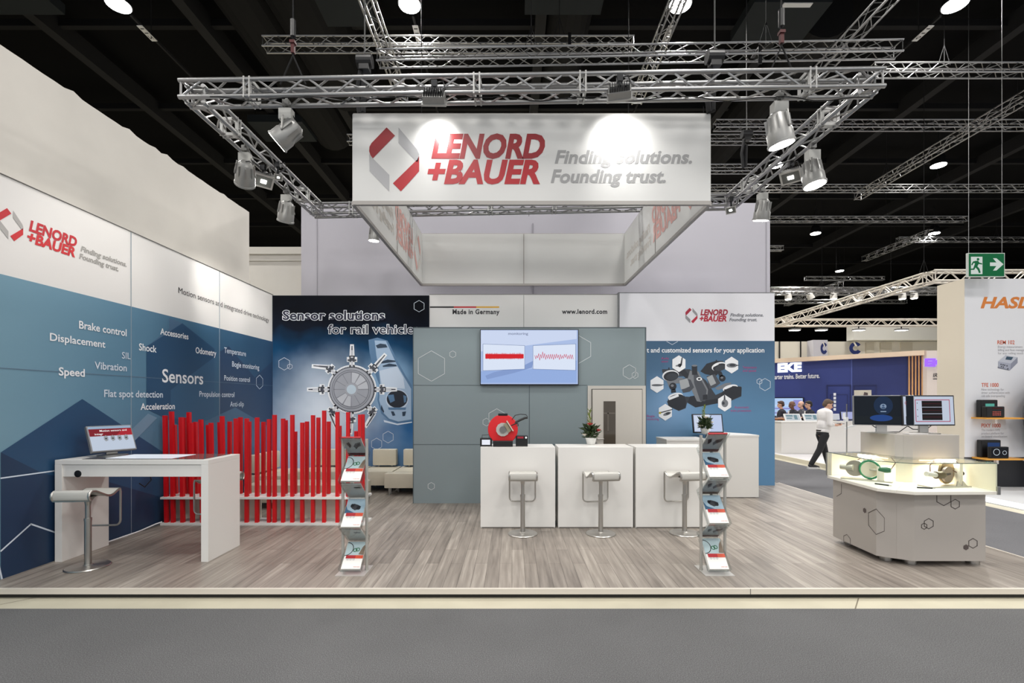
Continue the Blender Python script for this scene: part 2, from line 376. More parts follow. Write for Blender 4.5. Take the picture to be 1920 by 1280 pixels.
# hall lamps
def hall_lamp(x, y, label, num=None):
    t = thing('ceiling_lamp', label, 'lamp', (x, y, LAMP_Z), 'round ceiling lamps of the hall')
    MB().lathe([(.09, .36), (.15, .3), (.20, .1), (.215, 0)], (x, y, LAMP_Z), n=20).build('housing', DARKMETAL, t, smooth=True)
    MB().lathe([(.195, .0), (.195, -.015)], (x, y, LAMP_Z), n=20).build('lens', LENS2, t)
    MB().tube((x, y, LAMP_Z+.4), (x, y, 10.2), .012).build('suspension_rod', DARKMETAL, t)
    lamp_light('ceiling_lamp_light', 'AREA', (x, y, LAMP_Z-.04), LAMP_W, size=.5, parent=t)
    return t
LBL = {(8.8, -7.3): 'round ceiling lamp over the cream partition, beside tag 112', (8.8, -1.9): 'round ceiling lamp beside tag 113, above the double truss', (8.8, 3.12): 'round ceiling lamp beside tag 114, above the double truss', (8.8, 8.22): 'round ceiling lamp beside tag 115, in the top right corner of the photo'}
RN = {14.8: 'second', 20.8: 'third', 26.8: 'fourth', 32.8: 'last'}
CN = {8.22: 'nearest the stand', 13.3: 'above the aisle stands', 18.5: 'above the right edge stand'}
for y in LAMP_Y[3:]:
    for x in LAMP_X:
        if not (-8 < x < 24 and abs(x*F/y) < 1010) or (x < 7 and y > 10):
            lamp_light('ceiling_lamp_light', 'AREA', (x, y, LAMP_Z-.05), LAMP_W, size=.5); continue
        hall_lamp(x, y, LBL.get((y, x)) or f'round ceiling lamp in the {RN[y]} row from the front, {CN.get(x, "by the stand")}')
for x, num in ((-7.3, '112'), (-1.9, '113'), (3.12, '114'), (8.22, '115')):
    y = 9.5
    t = thing('lamp_rail', f'thin dark rail carrying white tag {num} below the black ceiling', 'rail', (x, y, LAMP_Z), 'numbered lamp rails')
    MB().box(x-.02, x+.02, 9.1, 14.4, LAMP_Z+.02, LAMP_Z+.07).tube((x, 9.6, LAMP_Z+.05), (x, 9.6, 10.2), .008).tube((x, 13.5, LAMP_Z+.05), (x, 13.5, 10.2), .008).build('rail', CEIL2, t)
    MB().box(x-.055, x+.055, y-.2, y+.2, LAMP_Z, LAMP_Z+.012).build('tag_plate', mat('white_tag', (200, 200, 200), .6), t)
    text(Pl((x, y, LAMP_Z), (0,1,0), (1,0,0) if x > 0 else (-1,0,0), (0,0,-1)), num, -.14, .14, -.035, .07, INK, t, off=.002)

# neighbouring partitions
cw = MB()
N = 60; top = [5.0+.17*i/N+(.05*random.random() if random.random() < .15 else .006*random.random()) for i in range(N+1)]
ys = [2.2+(8.85-2.2)*i/N for i in range(N+1)]
for i in range(N):
    a, b, h0, h1 = ys[i], ys[i+1], top[i], top[i+1]
    cw.add([(-4.9,a,0),(-4.9,b,0),(-4.9,b,h1),(-4.9,a,h0),(-5.0,a,0),(-5.0,b,0),(-5.0,b,h1),(-5.0,a,h0)], [(0,1,2,3),(7,6,5,4),(3,2,6,7),(1,5,6,2),(0,3,7,4)])
wl = struct('wall_neighbour', cw, CREAMW, 'tall cream partition rising behind the printed side wall')
wb = struct('wall_neighbour_back', MB().box(-6.4, -4.36, 10.2, 10.3, 0, 4.92), CREAMW, 'cream framed partition in the gap behind the side wall')
MB().box(-6.4, -4.38, 10.15, 10.2, 4.80, 4.95).box(-4.44, -4.34, 10.14, 10.2, 0, 4.95).box(-6.4, -4.45, 10.17, 10.2, 4.66, 4.68).build('frame', mat('cream_frame', (196, 192, 184), .5), wb)
wt = struct('wall_grey_cloth', MB().box(-4.33, 5.30, 9.75, 9.85, 0, 5.72), LAVEN, 'tall pale grey cloth wall behind the stand')
lb = MB()
for x in (-4.0, 5.22): lb.box(x-.006, x+.006, 9.744, 9.75, .2, 5.7)
lb.box(.42, .44, 9.74, 9.75, 3.7, 5.3)
lb.build('seam', mat('cloth_seam', (150, 148, 156), .8), wt)

# ---------------------------------------------------------------- printed side wall
PL = LeftW(-4.51)
wall = struct('wall_left', MB().box(-4.60, -4.51, 2.6, 8.96, 0, 3.655), PANEL, 'printed side wall with word cloud on blue and a white band on top')
blue = poster('blue_wall_print', [(0, (122, 158, 176)), (.3, (96, 134, 158)), (.55, (62, 100, 130)), (1, (52, 80, 112))], axis=1, lo=3.9, hi=9, base_scale=.5, amt=.2)
MB().box(-4.511, -4.507, 2.6, 8.955, ZP, 2.772).build('blue_print', blue, wall)
q4 = lambda pts: [PL.px(x/2.9766, 380+y/2.9766) for x, y in pts]
qd = lambda pts: [PL.px(x/3.2, 740+y/3.2) for x, y in pts]
HX1 = mat('print_blue_dark', (36, 72, 106), .45); HX2 = mat('print_blue_mid', (50, 88, 122), .45); HX3 = mat('print_blue_deep', (30, 54, 84), .45)
HX4 = mat('print_blue_pale', (110, 140, 164), .45); HX5 = mat('print_blue_soft', (72, 102, 132), .45)
decal(PL, [q4([(1225,830),(1275,800),(1420,975),(1522,880),(1522,1180),(1525,1300),(1225,1240)])], mat('print_blue_shade', (44, 68, 100), .45), 'hexagon_print', wall, .0055)
decal(PL, [q4([(1015,672),(1195,815),(1195,1165),(1010,1245),(815,1150),(815,800)])], HX1, 'hexagon_print', wall, .006)
decal(PL, [q4([(940,640),(1015,672),(820,800),(942,700)])], HX5, 'hexagon_print', wall, .0062)
decal(PL, [q4([(950,1045),(1195,860),(1195,1165),(1100,1225),(950,1200)])], HX2, 'hexagon_print', wall, .0064)
decal(PL, [qd([(0,345),(490,25),(985,350),(985,830),(640,890),(320,1010),(0,1115)])], HX1, 'hexagon_print', wall, .0066)
decal(PL, [qd([(0,345),(250,470),(320,485),(640,520),(985,620),(985,765),(640,893),(320,1005),(0,1115)])], HX3, 'hexagon_print', wall, .0068)
decal(PL, [qd([(730,262),(885,112),(940,138),(790,290)])], HX4, 'hexagon_print', wall, .007)
decal(PL, [qd([(1225,160),(1410,75),(1600,185),(1600,400),(1410,500),(1225,390)])], HX5, 'hexagon_print', wall, .006)
decal(PL, lines(qd([(0,500),(320,456)]), .012, False)+lines(qd([(0,937),(181,775),(330,826)]), .014, False)+lines(qd([(-40,900),(8,1110)]), .014, False), WINK2, 'hexagon_outline', wall, .0075)
cx, cy = PL.px(486, 716)
decal(PL, lines(hexpts(cx, cy, .125), .009), WINK2, 'hexagon_outline', wall, .0075)
sm = MB()
for u in (245, 411):
    y = PL.px(u, 700)[0]; sm.box(-4.508, -4.5015, y-.002, y+.002, ZP, 3.65)
sm.build('panel_seam', mat('pale_seam', (150, 162, 172), .5), wall)
decal(PL, [[(3.9,1.94),(8.95,1.94),(8.95,1.946),(3.9,1.946)]], mat('print_seam', (96, 116, 136), .5), 'panel_seam', wall, .0078)
for s, x0, x1, vb, cap, b, m in (('Brake control',438,702,700,42,.014,WINK), ('Displacement',275,583,768,42,.014,WINK), ('SIL',677,725,868,36,.0,WINK2),
    ('Vibration',525,703,926,40,.012,WINK2), ('Speed',325,468,962,44,.02,WINK), ('Accessories',892,1048,733,34,.016,WINK), ('Shock',773,869,822,38,.014,WINK),
    ('Odometry',1089,1203,838,33,.014,WINK), ('Sensors',903,1130,1000,72,.014,WINK), ('Temperature',1249,1370,836,30,.008,WINK2), ('Bogie monitoring',1293,1444,913,29,.012,WINK2),
    ('Position control',1249,1392,990,28,.008,WINK2), ('Flat spot detection',578,905,1083,40,.012,WINK2), ('Acceleration',782,972,1155,36,.014,WINK), ('Propulsion control',1110,1305,1081,30,.012,WINK2), ('Anti-slip',1282,1358,1137,28,.004,WINK2)):
    textpx(PL, s, x0/2.9766, x1/2.9766, 380+vb/2.9766, cap/2.9766, m, wall, bold=b, off=.008)
textpx(PL, 'Motion sensors and integrated drive technology', 334.3, 504, 549, 11, INK, wall, bold=0, off=.003)
logo(PL, 4.162, 3.374, .000768, wall, mat('wall_red', (200, 44, 50), .6), mat('wall_deep_red', (190, 40, 50), .6), mat('wall_grey', (170, 168, 166), .6), TGREY)
MB().box(-4.605, -4.50, 2.6, 8.955, 3.655, 3.66).build('top_edge', mat('dark_edge', (110, 108, 104), .6), wall)

# ---------------------------------------------------------------- rear wall: dark rail poster
PB = Front(8.93)
pw = struct('wall_back', MB().box(-4.51, -1.56, 8.93, 9.02, 0, 3.64), mat('panel_edge', (60, 66, 76), .6), 'dark blue rail poster wall with gear wheel and train')
po = poster('rail_poster', [(0, (118, 156, 196)), (.25, (52, 104, 158)), (.5, (30, 92, 136)), (.72, (18, 62, 98)), (.86, (12, 20, 34)), (1, (9, 12, 20))], lo=.1, hi=3.55, base_scale=1.1, amt=.4, rough=.6, spec=.1,
            glow=[(-3.55, 8.93, 1.35, 1.5, (228, 238, 250)), (-3.9, 8.93, .75, .8, (190, 206, 232)), (-2.3, 8.93, 1.9, .8, (150, 186, 220))])
MB().box(-4.5, -1.56, 8.925, 8.931, ZP, 3.635).build('poster_print', po, pw)
z7 = lambda pts: [PB.px(500+x/4.739, 560+y/4.739) for x, y in pts]
GE = [mat('gear_tone%d' % i, t, .45) for i, t in enumerate(((74, 78, 88), (176, 180, 190), (128, 132, 142), (206, 210, 218), (172, 176, 186), (206, 224, 238)))]
HALO = mat('white_print_glow', (246, 250, 255), .5)
TR = [mat('train_tone%d' % i, t, .45) for i, t in enumerate(((166, 192, 220), (204, 220, 240), (36, 58, 82), (88, 126, 164), (16, 28, 44), (216, 230, 246)))]
decal(PB, [z7([(905,365),(985,345),(1075,372),(1120,460),(1178,580),(1240,690),(1292,770),(1292,1080),(1180,1100),(1085,1078),(1020,1020),(985,900),(1000,760),(955,640),(915,480)])], TR[3], 'train_print', pw, .007)
decal(PB, [z7([(960,370),(1060,375),(1105,470),(1160,590),(1225,700),(1285,800),(1285,1070),(1170,1090),(1090,1065),(1030,1005),(1000,900),(1010,760),(1000,640),(975,500)])], TR[0], 'train_print', pw, .0075)
decal(PB, [z7([(1000,640),(1160,600),(1215,700),(1230,800),(1120,790),(1030,800)])], TR[1], 'train_print', pw, .008)
decal(PB, [z7([(x, y) for x, y in ((970,415),(1010,398),(1060,405),(1075,432),(985,440))]), z7([(1010,560),(1075,540),(1140,548),(1150,560),(1020,575)]), z7([(1030,595),(1090,575),(1150,585),(1160,600),(1035,605)])], TR[2], 'train_print', pw, .0085)
ex, ey = PB.px(500+1160/4.739, 560+890/4.739); k7 = 8.93/F/4.739
decal(PB, [disc(ex, ey-.01, 100*k7, r2=92*k7)], TR[1], 'train_print', pw, .009)
decal(PB, [disc(ex, ey, 92*k7, r2=78*k7)], TR[4], 'train_print', pw, .0095)
decal(PB, [z7([(1075,855),(1130,850),(1140,905),(1100,925)]), z7([(1215,855),(1245,865),(1240,915),(1222,925)]), z7([(1085,985),(1235,985),(1240,965),(1080,965)])], TR[3], 'train_print', pw, .010)
decal(PB, [z7([(1105,1000),(1130,1000),(1145,1035),(1120,1040)]), z7([(1205,1005),(1240,1000),(1230,1040),(1208,1042)]), z7([(1020,940),(1045,1000),(1040,1015),(1015,980)])], TR[2], 'train_print', pw, .010)
decal(PB, [z7([(1040,1075),(1160,1108),(1292,1090),(1292,1100),(1165,1122),(1045,1095)])], TR[5], 'train_print', pw, .0095)
gx, gy = PB.px(500+760/4.739, 560+805/4.739)
def polar(a, r, t=0): a = math.radians(a); return (gx+(r*math.cos(a)-t*math.sin(a))*k7, gy+(r*math.sin(a)+t*math.cos(a))*k7)
def sbar(a, r0, r1, wd): return [polar(a, r0, -wd/2), polar(a, r1, -wd/2), polar(a, r1, wd/2), polar(a, r0, wd/2)]
def sbent(a, r, kink, ln, w0, w1):
    p = Vector(polar(a, r)); t = math.radians(a+kink); d = Vector((math.cos(t), math.sin(t))); n = Vector((-d.y, d.x)); q = p+d*ln*k7
    return [tuple(p-n*w0/2*k7), tuple(q-n*w1/2*k7), tuple(q+n*w1/2*k7), tuple(p+n*w0/2*k7)]
halo, dk, lt = [], [], []
for a, kink in ((90, 0), (45, 4), (0, 0), (-47, -75), (-92, 0), (-132, 65), (180, 0), (137, 38)):
    halo += [sbar(a, 195, 300, 46), sbar(a, 244, 288, 92)]; lt += [sbar(a, 200, 262, 20), sbar(a, 275, 300, 26)]
    dk += [sbar(a, 252, 268, 78), sbar(a, 268, 280, 40)]
    L_ = 95 if kink == 0 else 130
    halo += [sbent(a, 285, kink, L_+20, 46, 34)]; lt += [sbent(a, 292, kink, L_*.62, 24, 20)]; dk += [sbent(a, 292+ (L_*.6 if kink == 0 else 0), kink, L_*(.4 if kink == 0 else 1), 12, 9)]
halo.append(disc(gx, gy, 218*k7, 40))
decal(PB, halo, HALO, 'sensor_glow', pw, .011)
decal(PB, dk, GE[0], 'sensor_print', pw, .012); decal(PB, lt, GE[3], 'sensor_print', pw, .0115)
teeth = [(gx+(207 if i % 2 else 199)*k7*math.cos(2*PI*i/180), gy+(207 if i % 2 else 199)*k7*math.sin(2*PI*i/180)) for i in range(180)]
decal(PB, [teeth], GE[0], 'gear_print', pw, .0125); decal(PB, [disc(gx-.005, gy, 193*k7, 48)], GE[1], 'gear_print', pw, .013)
decal(PB, [disc(gx-.012, gy, 176*k7, 48)], GE[2], 'gear_print', pw, .0135); decal(PB, [disc(gx-.012, gy, 168*k7, 48)], GE[4], 'gear_print', pw, .014)
sec = []
for i in range(12):
    a0, a1 = 2*PI*(i+.08)/12, 2*PI*(i+.92)/12
    if i in (0, 1, 2, 7, 8): sec += ringq(gx-.012, gy, 62*k7, 150*k7, a0, a1, 6)
decal(PB, sec, GE[3], 'gear_print', pw, .0145)
sp_ = [[(gx-.012+50*k7*math.cos(t-.03), gy+50*k7*math.sin(t-.03)), (gx-.012+158*k7*math.cos(t-.014), gy+158*k7*math.sin(t-.014)), (gx-.012+158*k7*math.cos(t+.014), gy+158*k7*math.sin(t+.014)), (gx-.012+50*k7*math.cos(t+.03), gy+50*k7*math.sin(t+.03))] for t in [2*PI*i/12 for i in range(12)]]
decal(PB, sp_+ringq(gx-.012, gy, 152*k7, 160*k7), GE[2], 'gear_print', pw, .015)
decal(PB, ringq(gx-.01, gy, 42*k7, 58*k7), GE[1], 'gear_print', pw, .0155); decal(PB, [disc(gx-.01, gy, 44*k7)], GE[5], 'gear_print', pw, .0152)
for s, u0, u1, vb, cp, b in (('Sensor solutions', 531.6, 721, 599.5, 16.7, .022), ('for rail vehicles', 616, 786, 625.5, 16.7, .006)):
    textpx(PB, s, u0, u1, vb, cp, HALO, pw, 'lettering_glow', bold=b+.04, off=.016)
    textpx(PB, s, u0, u1, vb, cp, mat('navy_ink', (22, 26, 52), .5), pw, bold=b, off=.0185)
hx = []
for u, v, r in ((786, 574, 10.8), (533.5, 682, 11.7), (544, 687, 5), (728, 819, 11), (706.5, 832, 11), (571, 842, 14)):
    a, b = PB.px(u, v); hx += lines(hexpts(a, b, r*8.93/F), .009)
decal(PB, hx, WINK2, 'hexagon_outline', pw, .012)

# white middle wall
mw = struct('wall_middle', MB().box(-1.555, 2.0, 8.94, 9.02, 0, 3.66), PANEL, 'white wall above the cabin with web address and country slogan')
PM = Front(8.94)
MB().box(X(982, 8.94)-.004, X(982, 8.94)+.004, 8.936, 8.941, 2.7, 3.65).box(-1.555, 2.0, 8.935, 8.945, 3.655, 3.668).build('panel_seam', mat('seam_grey', (140, 138, 136), .6), mw)
for (u0, u1), col in zip(((806, 851), (851, 893), (893, 936)), ((34, 32, 32), (190, 40, 44), (224, 172, 60))):
    decal(PM, [[PM.px(u0, 577), PM.px(u1, 577), PM.px(u1, 574.2), PM.px(u0, 574.2)]], mat('flag_%d' % col[0], col, .6), 'flag_stripe', mw)
textpx(PM, 'Made in Germany', 849, 936, 588.5, 8.5, INK, mw, bold=.03, space=1.1)
textpx(PM, 'www.lenord.com', 1054, 1138, 588, 8.3, INK, mw, bold=.03, space=1.1)

# white and blue rear wall with bogie picture
PR = Front(8.86)
rw = struct('wall_right', MB().box(2.005, 4.9, 8.86, 9.02, 0, 3.67), mat('white_gloss_panel', (232, 232, 238), .4), 'white over blue rear wall with bogie picture')
zb = Z(639, 8.86)
bl2 = poster('bogie_print_blue', [(0, (92, 136, 174)), (.5, (94, 136, 172)), (.8, (80, 114, 146)), (1, (68, 100, 130))], lo=.1, hi=2.8, base_scale=.5, amt=.25, glow=[(2.9, 8.86, 1.5, .9, (126, 162, 200))])
MB().box(2.005, 4.902, 8.855, 8.861, ZP, zb).build('blue_print', bl2, rw)
MB().box(1.985, 2.005, 8.85, 9.0, 0, 3.68).box(1.985, 4.905, 8.85, 9.0, 3.67, 3.68).build('edge_profile', mat('edge_grey', (120, 122, 124), .5), rw)
logo(PR, X(1285, 8.86), Z(577, 8.86), .000805, rw, mat('panel_red', (186, 30, 58), .6), mat('panel_deep_red', (168, 28, 56), .6), mat('panel_grey', (150, 150, 154), .6), mat('panel_tag', (120, 122, 130), .6))
textpx(PR, 't and customized sensors for your application', 1212.5, 1432.5, 660.5, 8.6, WINK, rw, bold=.022, off=.008)
zr = lambda pts: [PR.px(1210+x/7.68, 640+y/7.68) for x, y in pts]
BG = [mat('bogie_tone%d' % i, t, .45) for i, t in enumerate(((34, 38, 46), (70, 74, 82), (118, 122, 128), (160, 164, 168), (232, 234, 238), (52, 56, 64)))]
def bog(t, off, *polys): decal(PR, [zr(p) for p in polys], BG[t], 'bogie_print', rw, off)
def ell(x, y, a, b, rot=0, n=26):
    r = math.radians(rot); return [(x+a*math.cos(t)*math.cos(r)-b*math.sin(t)*math.sin(r), y+a*math.cos(t)*math.sin(r)+b*math.sin(t)*math.cos(r)) for t in [2*PI*i/n for i in range(n)]]
bog(5, .007, [(240,400),(640,400),(870,560),(1010,770),(1300,640),(1380,650),(1380,790),(1240,850),(1040,890),(720,950),(600,880),(580,960),(480,1000),(330,930),(310,860),(520,790),(740,800),(560,500),(300,520),(240,440)])
bog(0, .0075, [(480,440),(560,400),(660,520),(640,580)], [(790,430),(880,320),(1010,280),(1120,280),(1130,380),(1010,500),(860,470)], [(640,790),(760,770),(800,860),(1040,820),(1030,890),(720,945),(610,870)], [(1130,690),(1290,640),(1385,660),(1380,780),(1230,845),(1080,780)], [(320,840),(560,780),(585,860),(575,950),(480,990),(340,930)])
bog(2, .008, [(640,420),(760,430),(900,690),(890,800),(800,870),(740,860),(600,560)], [(300,560),(380,515),(540,520),(520,600),(380,610),(340,660)], [(1000,670),(1150,600),(1240,590),(1200,650),(1040,700)])
bog(1, .0085, [(690,450),(745,450),(880,700),(860,860),(790,860),(700,600)], [(480,560),(560,530),(650,550),(700,660),(640,720),(540,740)], [(880,500),(1000,470),(1080,600),(1000,660),(920,680)])
bog(3, .009, [(485,560),(600,530),(650,640),(560,680),(510,690)], [(880,520),(960,480),(1020,600),(940,640)])
bog(1, .0095, [(610,540),(650,550),(690,650),(650,700)], [(960,480),(1000,470),(1060,600),(1020,610)])
bog(4, .009, ell(360,490,120,78,-8), ell(1060,360,110,60,-15), ell(430,790,110,48,-12), ell(1220,670,110,46,-14))
bog(0, .0098, ell(368,500,108,68,-8), ell(1068,372,100,52,-15), ell(438,808,108,44,-12), ell(1236,690,108,46,-10))
bog(5, .0102, ell(380,508,84,50,-8), ell(1076,382,74,38,-15))
bog(4, .0105, [(975,340),(1040,310),(1055,330),(985,365)], [(330,810),(470,755),(480,790),(340,845)], [(1130,680),(1240,620),(1245,650),(1150,690)])
bog(0, .011, ell(395,645,52,52), ell(1105,530,48,46), [(370,690),(430,680),(440,730),(370,740)], [(1040,450),(1090,430),(1120,500),(1070,520)], [(665,345),(745,345),(745,480),(670,480)], [(825,770),(890,760),(890,830),(825,840)])
bog(2, .0115, ell(705,348,40,13), ell(385,635,22,18), ell(1098,520,20,16)); bog(4, .0118, ell(772,540,40,26)); bog(0, .012, ell(772,540,22,14), [(330,375),(345,375),(347,410),(332,410)], [(1010,265),(1028,265),(1030,300),(1012,300)])
for x, y, wd in ((480,320,1), (1238,340,1), (165,620,1), (285,1018,1), (1138,886,1)):
    hp = [(x+112*.97*math.cos(PI/2+i*PI/3), y+121*math.sin(PI/2+i*PI/3)) for i in range(6)]
    decal(PR, [zr(hp)], WINK, 'hexagon_inset', rw, .0125)
bog(2, .013, ell(480,345,50,14,-10), ell(1240,345,75,32), ell(165,630,80,16), ell(1140,890,48,55), ell(310,1040,60,22,-20))
bog(5, .0135, [(520,230),(535,232),(525,330),(490,370),(505,300)], ell(490,345,24,26), ell(1250,340,45,20), [(1300,335),(1345,340),(1345,350),(1300,352)], [(95,622),(270,618),(270,626),(95,632)], ell(1120,888,18,22), [(1128,770),(1144,770),(1150,840),(1124,840)], [(200,1020),(390,970),(392,982),(205,1036)], ell(320,1035,30,16,-15))
PINK = mat('magenta_ink', (176, 62, 130), .5); YEL = mat('yellow_ink', (176, 164, 50), .5)
decal(PR, [zr(ell(208,1028,18,16))], YEL, 'hexagon_inset', rw, .0138)
for s, x0, x1, y in (('Axle', 225,335,258), ('sensor', 230,330,302), ('Temperature', 1400,1600,388), ('and speed', 1400,1590,436), ('Automatic', 1280,1490,962), ('train protection', 1225,1520,1010), ('Bogie', 22,132,1088), ('monitoring', 22,192,1132)):
    a, zz = zr([(x0, y)])[0]; b, _ = zr([(x1, y)])[0]
    text(PR, s, a, b, zz, .042, PINK, rw, bold=.0, off=.008)
hx = []
for x, y, r in ((1720,620,88), (1640,575,42), (385,-60,105)):
    p = zr([(x, y)])[0]; R = r/7.68*8.86/F
    if y < 0: hx += lines([p2 for p2 in [zr([(305,0)])[0], zr([(385,46)])[0], zr([(465,0)])[0]]], .008, False)
    else: hx += lines(hexpts(*p, R), .009)
decal(PR, hx, WINK2, 'hexagon_outline', rw, .008)

# ---------------------------------------------------------------- blue-grey cabin with door and screen
YC = 7.31; PC = Front(YC)
cab = struct('wall_cabin', MB().box(-1.52, 2.06, YC, 8.9, ZP, 2.785), BLUEG, 'blue-grey cabin wall behind the white bar counters')
cs = MB(); dark = mat('cabin_seam', (84, 96, 102), .5)
for v in (722, 833): cs.box(-1.52, X(1101, YC), YC-.003, YC+.001, Z(v, YC)-.004, Z(v, YC)+.004)
cs.box(X(992.5, YC)-.005, X(992.5, YC)+.005, YC-.003, YC+.001, ZP, Z(722, YC)); cs.box(-1.525, -1.515, YC-.006, YC+.03, ZP, 2.79).box(-1.525, 2.065, YC-.006, YC+.03, 2.78, 2.79).box(2.05, 2.066, YC-.006, YC+.03, ZP, 2.79)
cs.build('panel_seam', dark, cab)
hx = []
for u, v, r in ((809, 686, 28.5), (849, 664, 6.5), (1180, 697, 13.5), (1190.5, 703, 6.3), (931.5, 783, 17), (912, 791, 7.3), (808.7, 911, 6.9), (1085, 655, 26)):
    a, b = PC.px(u, v); hx += lines(hexpts(a, b, r*YC/F), .009)
decal(PC, hx, LINE, 'hexagon_outline', cab, .004)
dr = struct('door_1', MB().box(X(1101.7, YC), X(1210, YC), YC-.02, YC+.01, ZP, Z(723, YC)), mat('door_frame_white', (206, 202, 194), .5), 'white cabin door with a narrow glass pane', 'door')
MB().box(X(1108.7, YC), X(1203.5, YC), YC-.03, YC-.018, ZP, Z(729, YC)).build('shadow_gap', mat('gap_dark', (70, 68, 64), .6), dr)
MB().box(X(1110, YC), X(1202.3, YC), YC-.045, YC-.025, ZP+.01, Z(730.2, YC)).build('door_leaf', mat('door_white', (212, 207, 198), .5), dr)
MB().box(X(1130.5, YC), X(1153, YC), YC-.048, YC-.04, .75, Z(752, YC)).build('glass_pane', mat('smoked_glass', (84, 76, 66), .1), dr)
MB().box(X(1138, YC), X(1140, YC), YC-.049, YC-.046, 1.2, Z(772, YC)).box(X(1131, YC), X(1152, YC), YC-.049, YC-.046, Z(773, YC)-.02, Z(773, YC)).build('pane_reflection_bar', mat('painted_reflection', (110, 102, 92), .2), dr)  # reflection in the door pane painted as paler bars
MB().tube((X(1118, YC), YC-.045, Z(822, YC)), (X(1118, YC), YC-.10, Z(822, YC)), .012).tube((X(1118, YC), YC-.1, Z(822, YC)), (X(1130, YC), YC-.1, Z(822, YC)), .01).tube((X(1116, YC), YC-.04, Z(830, YC)), (X(1116, YC), YC-.06, Z(830, YC)), .022).build('door_handle', STEEL, dr)

def screen(name, label, cat, u0, u1, v0, v1, d, body, emit_rgb, power, group=None, bez=.012, th=.05):
    x0, x1, z0, z1 = X(u0, d), X(u1, d), Z(v1, d), Z(v0, d)
    t = thing(name, label, cat, ((x0+x1)/2, d, z0), group)
    MB().box(x0, x1, d, d+th, z0, z1).build('housing', body, t, bevel=.006)
    MB().box(x0+bez, x1-bez, d-.003, d+.001, z0+bez*1.4, z1-bez).build('display', mat('screen_%d_%d_%d' % emit_rgb, emit_rgb, .3, emit=power), t)
    return t
DT = 7.24
tv = screen('wall_screen', 'large wall-mounted screen showing two red measurement graphs', 'screen', 900, 1085, 617, 722, DT, BLACK, (176, 196, 236), .92)
MB().box(-.2, .6, DT+.05, YC, 2.05, 2.6).build('wall_bracket', DARKMETAL, tv)
PT = Front(DT); zt = lambda pts: [PT.px(480+x/2.977, 380+y/2.977) for x, y in pts]
E = lambda n, rgb, p=.95: mat('screen_ink_'+n, rgb, .4, emit=p)
decal(PT, [zt([(1255,712),(1790,712),(1790,760),(1255,830)])], E('pale', (206, 218, 244)), 'screen_picture', tv, .0035)
decal(PT, [zt([(1255,940),(1520,930),(1790,880),(1790,1005),(1255,1005)])], E('mid', (150, 176, 226)), 'screen_picture', tv, .0036)
decal(PT, [zt([(1280,965),(1330,945),(1500,905),(1550,880),(1540,920),(1440,950),(1290,985)])], E('shade', (134, 158, 208)), 'screen_picture', tv, .0037)
for bx in ([(1267,788),(1500,797),(1500,928),(1267,937)], [(1546,797),(1784,788),(1784,935),(1546,928)]):
    decal(PT, [zt(bx)], E('panel', (222, 232, 250)), 'screen_graph', tv, .004); decal(PT, lines(zt(bx), .005), E('frame', (96, 116, 160)), 'screen_graph', tv, .0045)
import random as R_; R_.seed(3)
decal(PT, [zt([(1280,843+R_.random()*5),(1494,845),(1494,868),(1280,870)])]+[zt([(x,838+R_.random()*9),(x+3,838),(x+3,872),(x,866+R_.random()*9)]) for x in range(1282,1492,5)], E('red', (214, 40, 48)), 'screen_graph', tv, .005)
decal(PT, lines(zt([(1556+i*5.5, 858+(18 if i % 2 else -18)*R_.uniform(.3, 1)*(1.6 if 3 < i < 9 else 1)) for i in range(40)]), .007, False), E('wave', (206, 84, 110)), 'screen_graph', tv, .005)
textpx(PT, 'monitoring', 953, 990, 627.5, 4.5, E('title', (110, 120, 150)), tv, 'screen_title', bold=.01, off=.005)

# ---------------------------------------------------------------- trusses
def truss_mesh(p0, p1, S=.22, rc=.019, rb=.0085, step=.26, n=8, phase=0):
    """four chords and the zigzag bracing of a square truss about the axis p0-p1"""
    p0, p1 = Vector(p0), Vector(p1); d = (p1-p0); L = d.length; d.normalize(); up = Vector((0, 0, 1)); sd = d.cross(up).normalized(); up = sd.cross(d)
    h = S/2-rc; cs = [sd*i*h+up*j*h for i, j in ((-1,-1),(1,-1),(1,1),(-1,1))]
    chords = [MB().tube(p0+q, p1+q, rc, n=n) for q in cs]
    br = MB(); k = max(2, round(L/step)); st = L/k; m = 5 if n < 8 else 6
    for a, b in ((0,1),(1,2),(2,3),(3,0)):
        for i in range(k):
            f, g = (a, b) if (i+phase) % 2 == 0 else (b, a)
            br.tube(p0+d*(i*st+.02)+cs[f], p0+d*((i+1)*st-.02)+cs[g], rb, n=m, caps=False)
    for e in (p0+d*rc, p1-d*rc):
        for a, b in ((0,1),(1,2),(2,3),(3,0)): br.tube(e+cs[a], e+cs[b], rb, n=m, caps=False)
    return chords, br
def truss(name, label, p0, p1, S=.22, cables=(), group=None, n=6, rc=.017, rb=.0075, m=ALU, ctop=10.19, step=.26):
    t = thing(name, label, 'truss', p0, group)
    ch, br = truss_mesh(p0, p1, S, rc, rb, step, n)
    for q in ch: q.build('chord', m, t, smooth=True)
    br.build('bracing', m, t, smooth=True)
    a, b = Vector(p0), Vector(p1)
    for f in cables:
        q = a+(b-a)*f
        MB().tube(q+Vector((0,0,S/2)), (q.x, q.y, ctop), .007, n=6).tube(q+Vector((-.12,0,S/2)), q+Vector((0,0,.5)), .006, n=6).tube(q+Vector((.12,0,S/2)), q+Vector((0,0,.5)), .006, n=6).build('suspension_cable', CEIL2, t)
    return t
